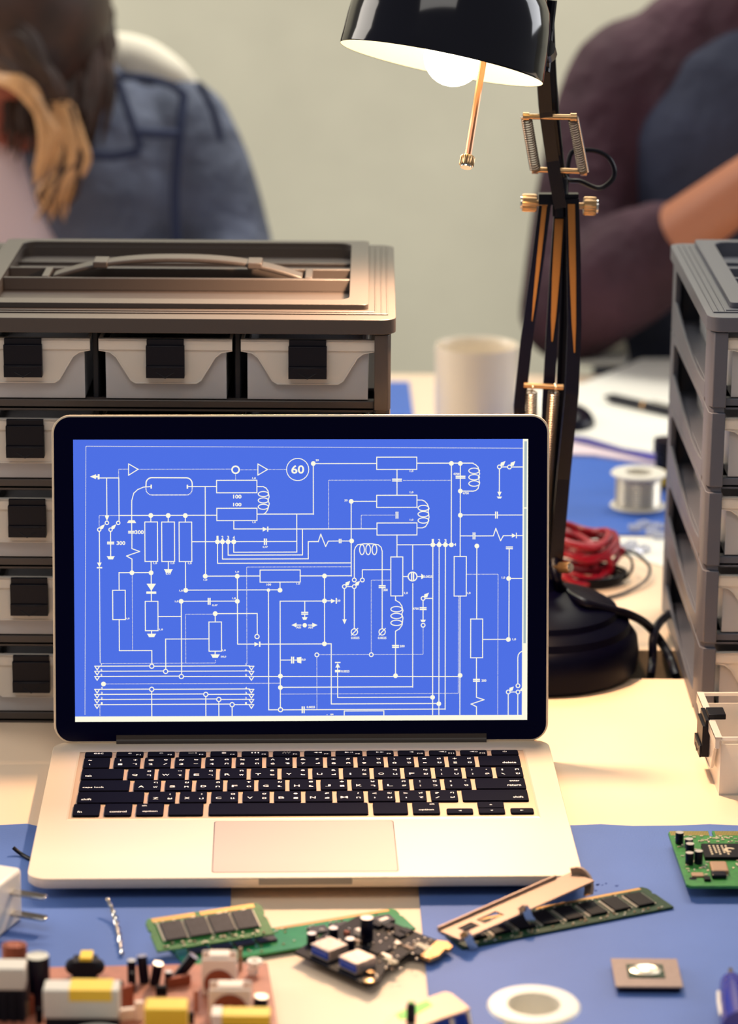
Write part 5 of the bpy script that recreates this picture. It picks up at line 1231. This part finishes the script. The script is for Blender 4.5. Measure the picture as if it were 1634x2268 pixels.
# hair
m = MB(); m.sphere((0, -.018, .03), 1, 0, 26, (.092, .108, .106), Fh)
rnd = random.Random(3)
def lock(pts, r0, mi, jit=.006):
    P_ = [PY(a, b, YW-c)+Vector((rnd.uniform(-jit, jit), rnd.uniform(-jit, jit), rnd.uniform(-jit, jit))) for a, b, c in pts]
    m.tube(P_, [r0*.7, r0, r0, r0*.7, r0*.15], 8, mi, smooth=6)
for k in range(90):
    f = rnd.random(); x0 = 30+f*150+rnd.uniform(-10, 10)
    lock([(x0*.6+20, -90, .06), (x0+15, -20, .12-.06*f), (x0+45*f+rnd.uniform(-10, 20), 90, .12-.05*f), (x0+50*f+rnd.uniform(-16, 16), 200, .13-.04*f), (x0+20*f+rnd.uniform(-25, 20), 270+rnd.uniform(0, 80), .14-.03*f)], .0085, 0)
for k in range(36):
    f = rnd.random()
    lock([(-50, 10, .10), (-20, 40+rnd.uniform(-30, 90), .15), (60, 120+rnd.uniform(-40, 60), .16), (95+f*40, 210+rnd.uniform(-20, 60), .15), (100+f*30, 260, .15)], .008, 0)
for k in range(26):
    f = rnd.random(); o_ = rnd.uniform(-18, 18)
    lock([(-30, 172+o_*.3, .15), (40, 185+o_*.5, .17), (88+o_*.6, 240+o_, .17), (112+o_, 310, .17), (88+o_, 370+rnd.uniform(0, 40), .165)], .0045, 1, .003)
for k in range(30):
    o_ = rnd.uniform(-28, 26); w_ = rnd.uniform(-14, 14)
    lock([(135+o_, 230, .16), (150+o_, 300, .165), (168+o_*.9+w_, 355, .165), (130+o_*1.2-w_, 420, .165), (120+o_*1.3+w_, 470+rnd.uniform(-20, 30), .16)], .0042, 1 if rnd.random() < .7 else 0, .003)
for k in range(14):
    lock([(180, -60, .04), (215+rnd.uniform(-10, 20), 20, .03), (225+rnd.uniform(-14, 26), 90, .04), (232+rnd.uniform(-14, 26), 130, .05), (215+rnd.uniform(-14, 20), 190, .07)], .006, 0)
m.build('hair', ['hair', 'blond'], wmn)
# man (right)
YM = 1.27
cxm = PY(1690, 100, YM).x; zm = PY(1400, 70, YM).z
bR = [PY(1395, 190, YM+.01), PY(1318, 390, YM-.02), PY(1264, 690, YM-.10), PY(1740, 350, YM-.24)]
bL = [PY(2050, 130, YM+.01), PY(2100, 400, YM-.02), PY(2080, 700, YM-.10), PY(2000, 430, YM-.24)]
hcm = PY(1735, -240, YM-.04)
man, body, pelm, Fhm = person('person in plum and slate raglan shirt leaning an elbow on the rear bench', cxm, YM, zm, .2, hcm, Vector((-.2, -1, 0)), .5, bR, bL, 'skin', 'jean', cxm)
m = MB()
limb(m, [bR[0]+Vector((.04, 0, .012)), bR[0], bR[1], bR[2]], [.060, .068, .058, .053]); limb(m, [bR[2], bR[2]+(bR[3]-bR[2])*.32, bR[2]+(bR[3]-bR[2])*.43], [.055, .058, .048])
limb(m, [bL[0], bL[1], bL[2]], [.074, .062, .058]); limb(m, [bL[2], bL[2]+(bL[3]-bL[2])*.56], [.060, .046])
m.loft([((cxm, YM+.015, zm-.13), .172, .105), ((cxm, YM+.01, zm-.03), .168, .10), ((cxm, YM+.01, zm+.03), .115, .085), ((cxm, YM+.01, zm+.055), .075, .07)], 28)
sv = m.build('sleeves', 'plum', man); remesh(sv, .008)
m = MB(); m.loft([((cxm, YM+.10, pelm.z-.02), .165, .140), ((cxm, YM+.06, pelm.z+.14), .160, .13), ((cxm, YM+.02, zm-.22), .168, .130), ((cxm, YM-.005, zm-.10), .150, .112), ((cxm-.01, YM-.03, zm-.02), .095, .075), ((cxm-.01, YM-.02, zm+.015), .06, .06)], 28)
tr_ = m.build('shirt_front', 'slate', man); remesh(tr_, .008)
m = MB(); m.sphere((0, -.014, .035), 1, 0, 24, (.086, .102, .100), Fhm); m.build('hair', 'hair', man)
for (tt, pl_) in ((wmn, pel), (man, pelm)):
    m = MB()
    m.loft([((pl_.x, pl_.y, pl_.z-.14), .175, .13), ((pl_.x, pl_.y, pl_.z-.03), .185, .14), ((pl_.x, pl_.y-.01, pl_.z+.05), .165, .13)], 24)
    for s2 in (-1, 1):
        hip = pl_+Vector((s2*.09, -.02, -.03)); kn = pl_+Vector((s2*.13, -.42, -.01)); kn.z = FL+.50; an = kn+Vector((0, .03, 0)); an.z = FL+.11
        limb(m, [hip, (hip+kn)/2, kn], [.095, .084, .068]); limb(m, [kn, (kn+an)/2+Vector((0, .01, 0)), an], [.068, .062, .052])
    o = m.build('trousers', 'jean', tt); remesh(o, .010)
    st = thing('stool', 'round stool under the woman in denim' if tt is wmn else 'round stool under the person in the raglan shirt', 'stool', (pl_.x, pl_.y, FL))
    zs = pl_.z-.17-FL
    m = MB(); m.lathe([(0, zs-.04), (.16, zs-.04), (.17, zs-.02), (.16, zs), (0, zs)], 32, 0, Matrix.Translation((pl_.x, pl_.y, FL))); m.build('seat', 'black', st)
    for k in range(4):
        a = pi/4+k*pi/2; m = MB(); m.cyl((pl_.x+.11*cos(a), pl_.y+.11*sin(a), FL+zs-.04), (pl_.x+.18*cos(a), pl_.y+.18*sin(a), FL), .011, 10); m.build('leg', 'steel', st)
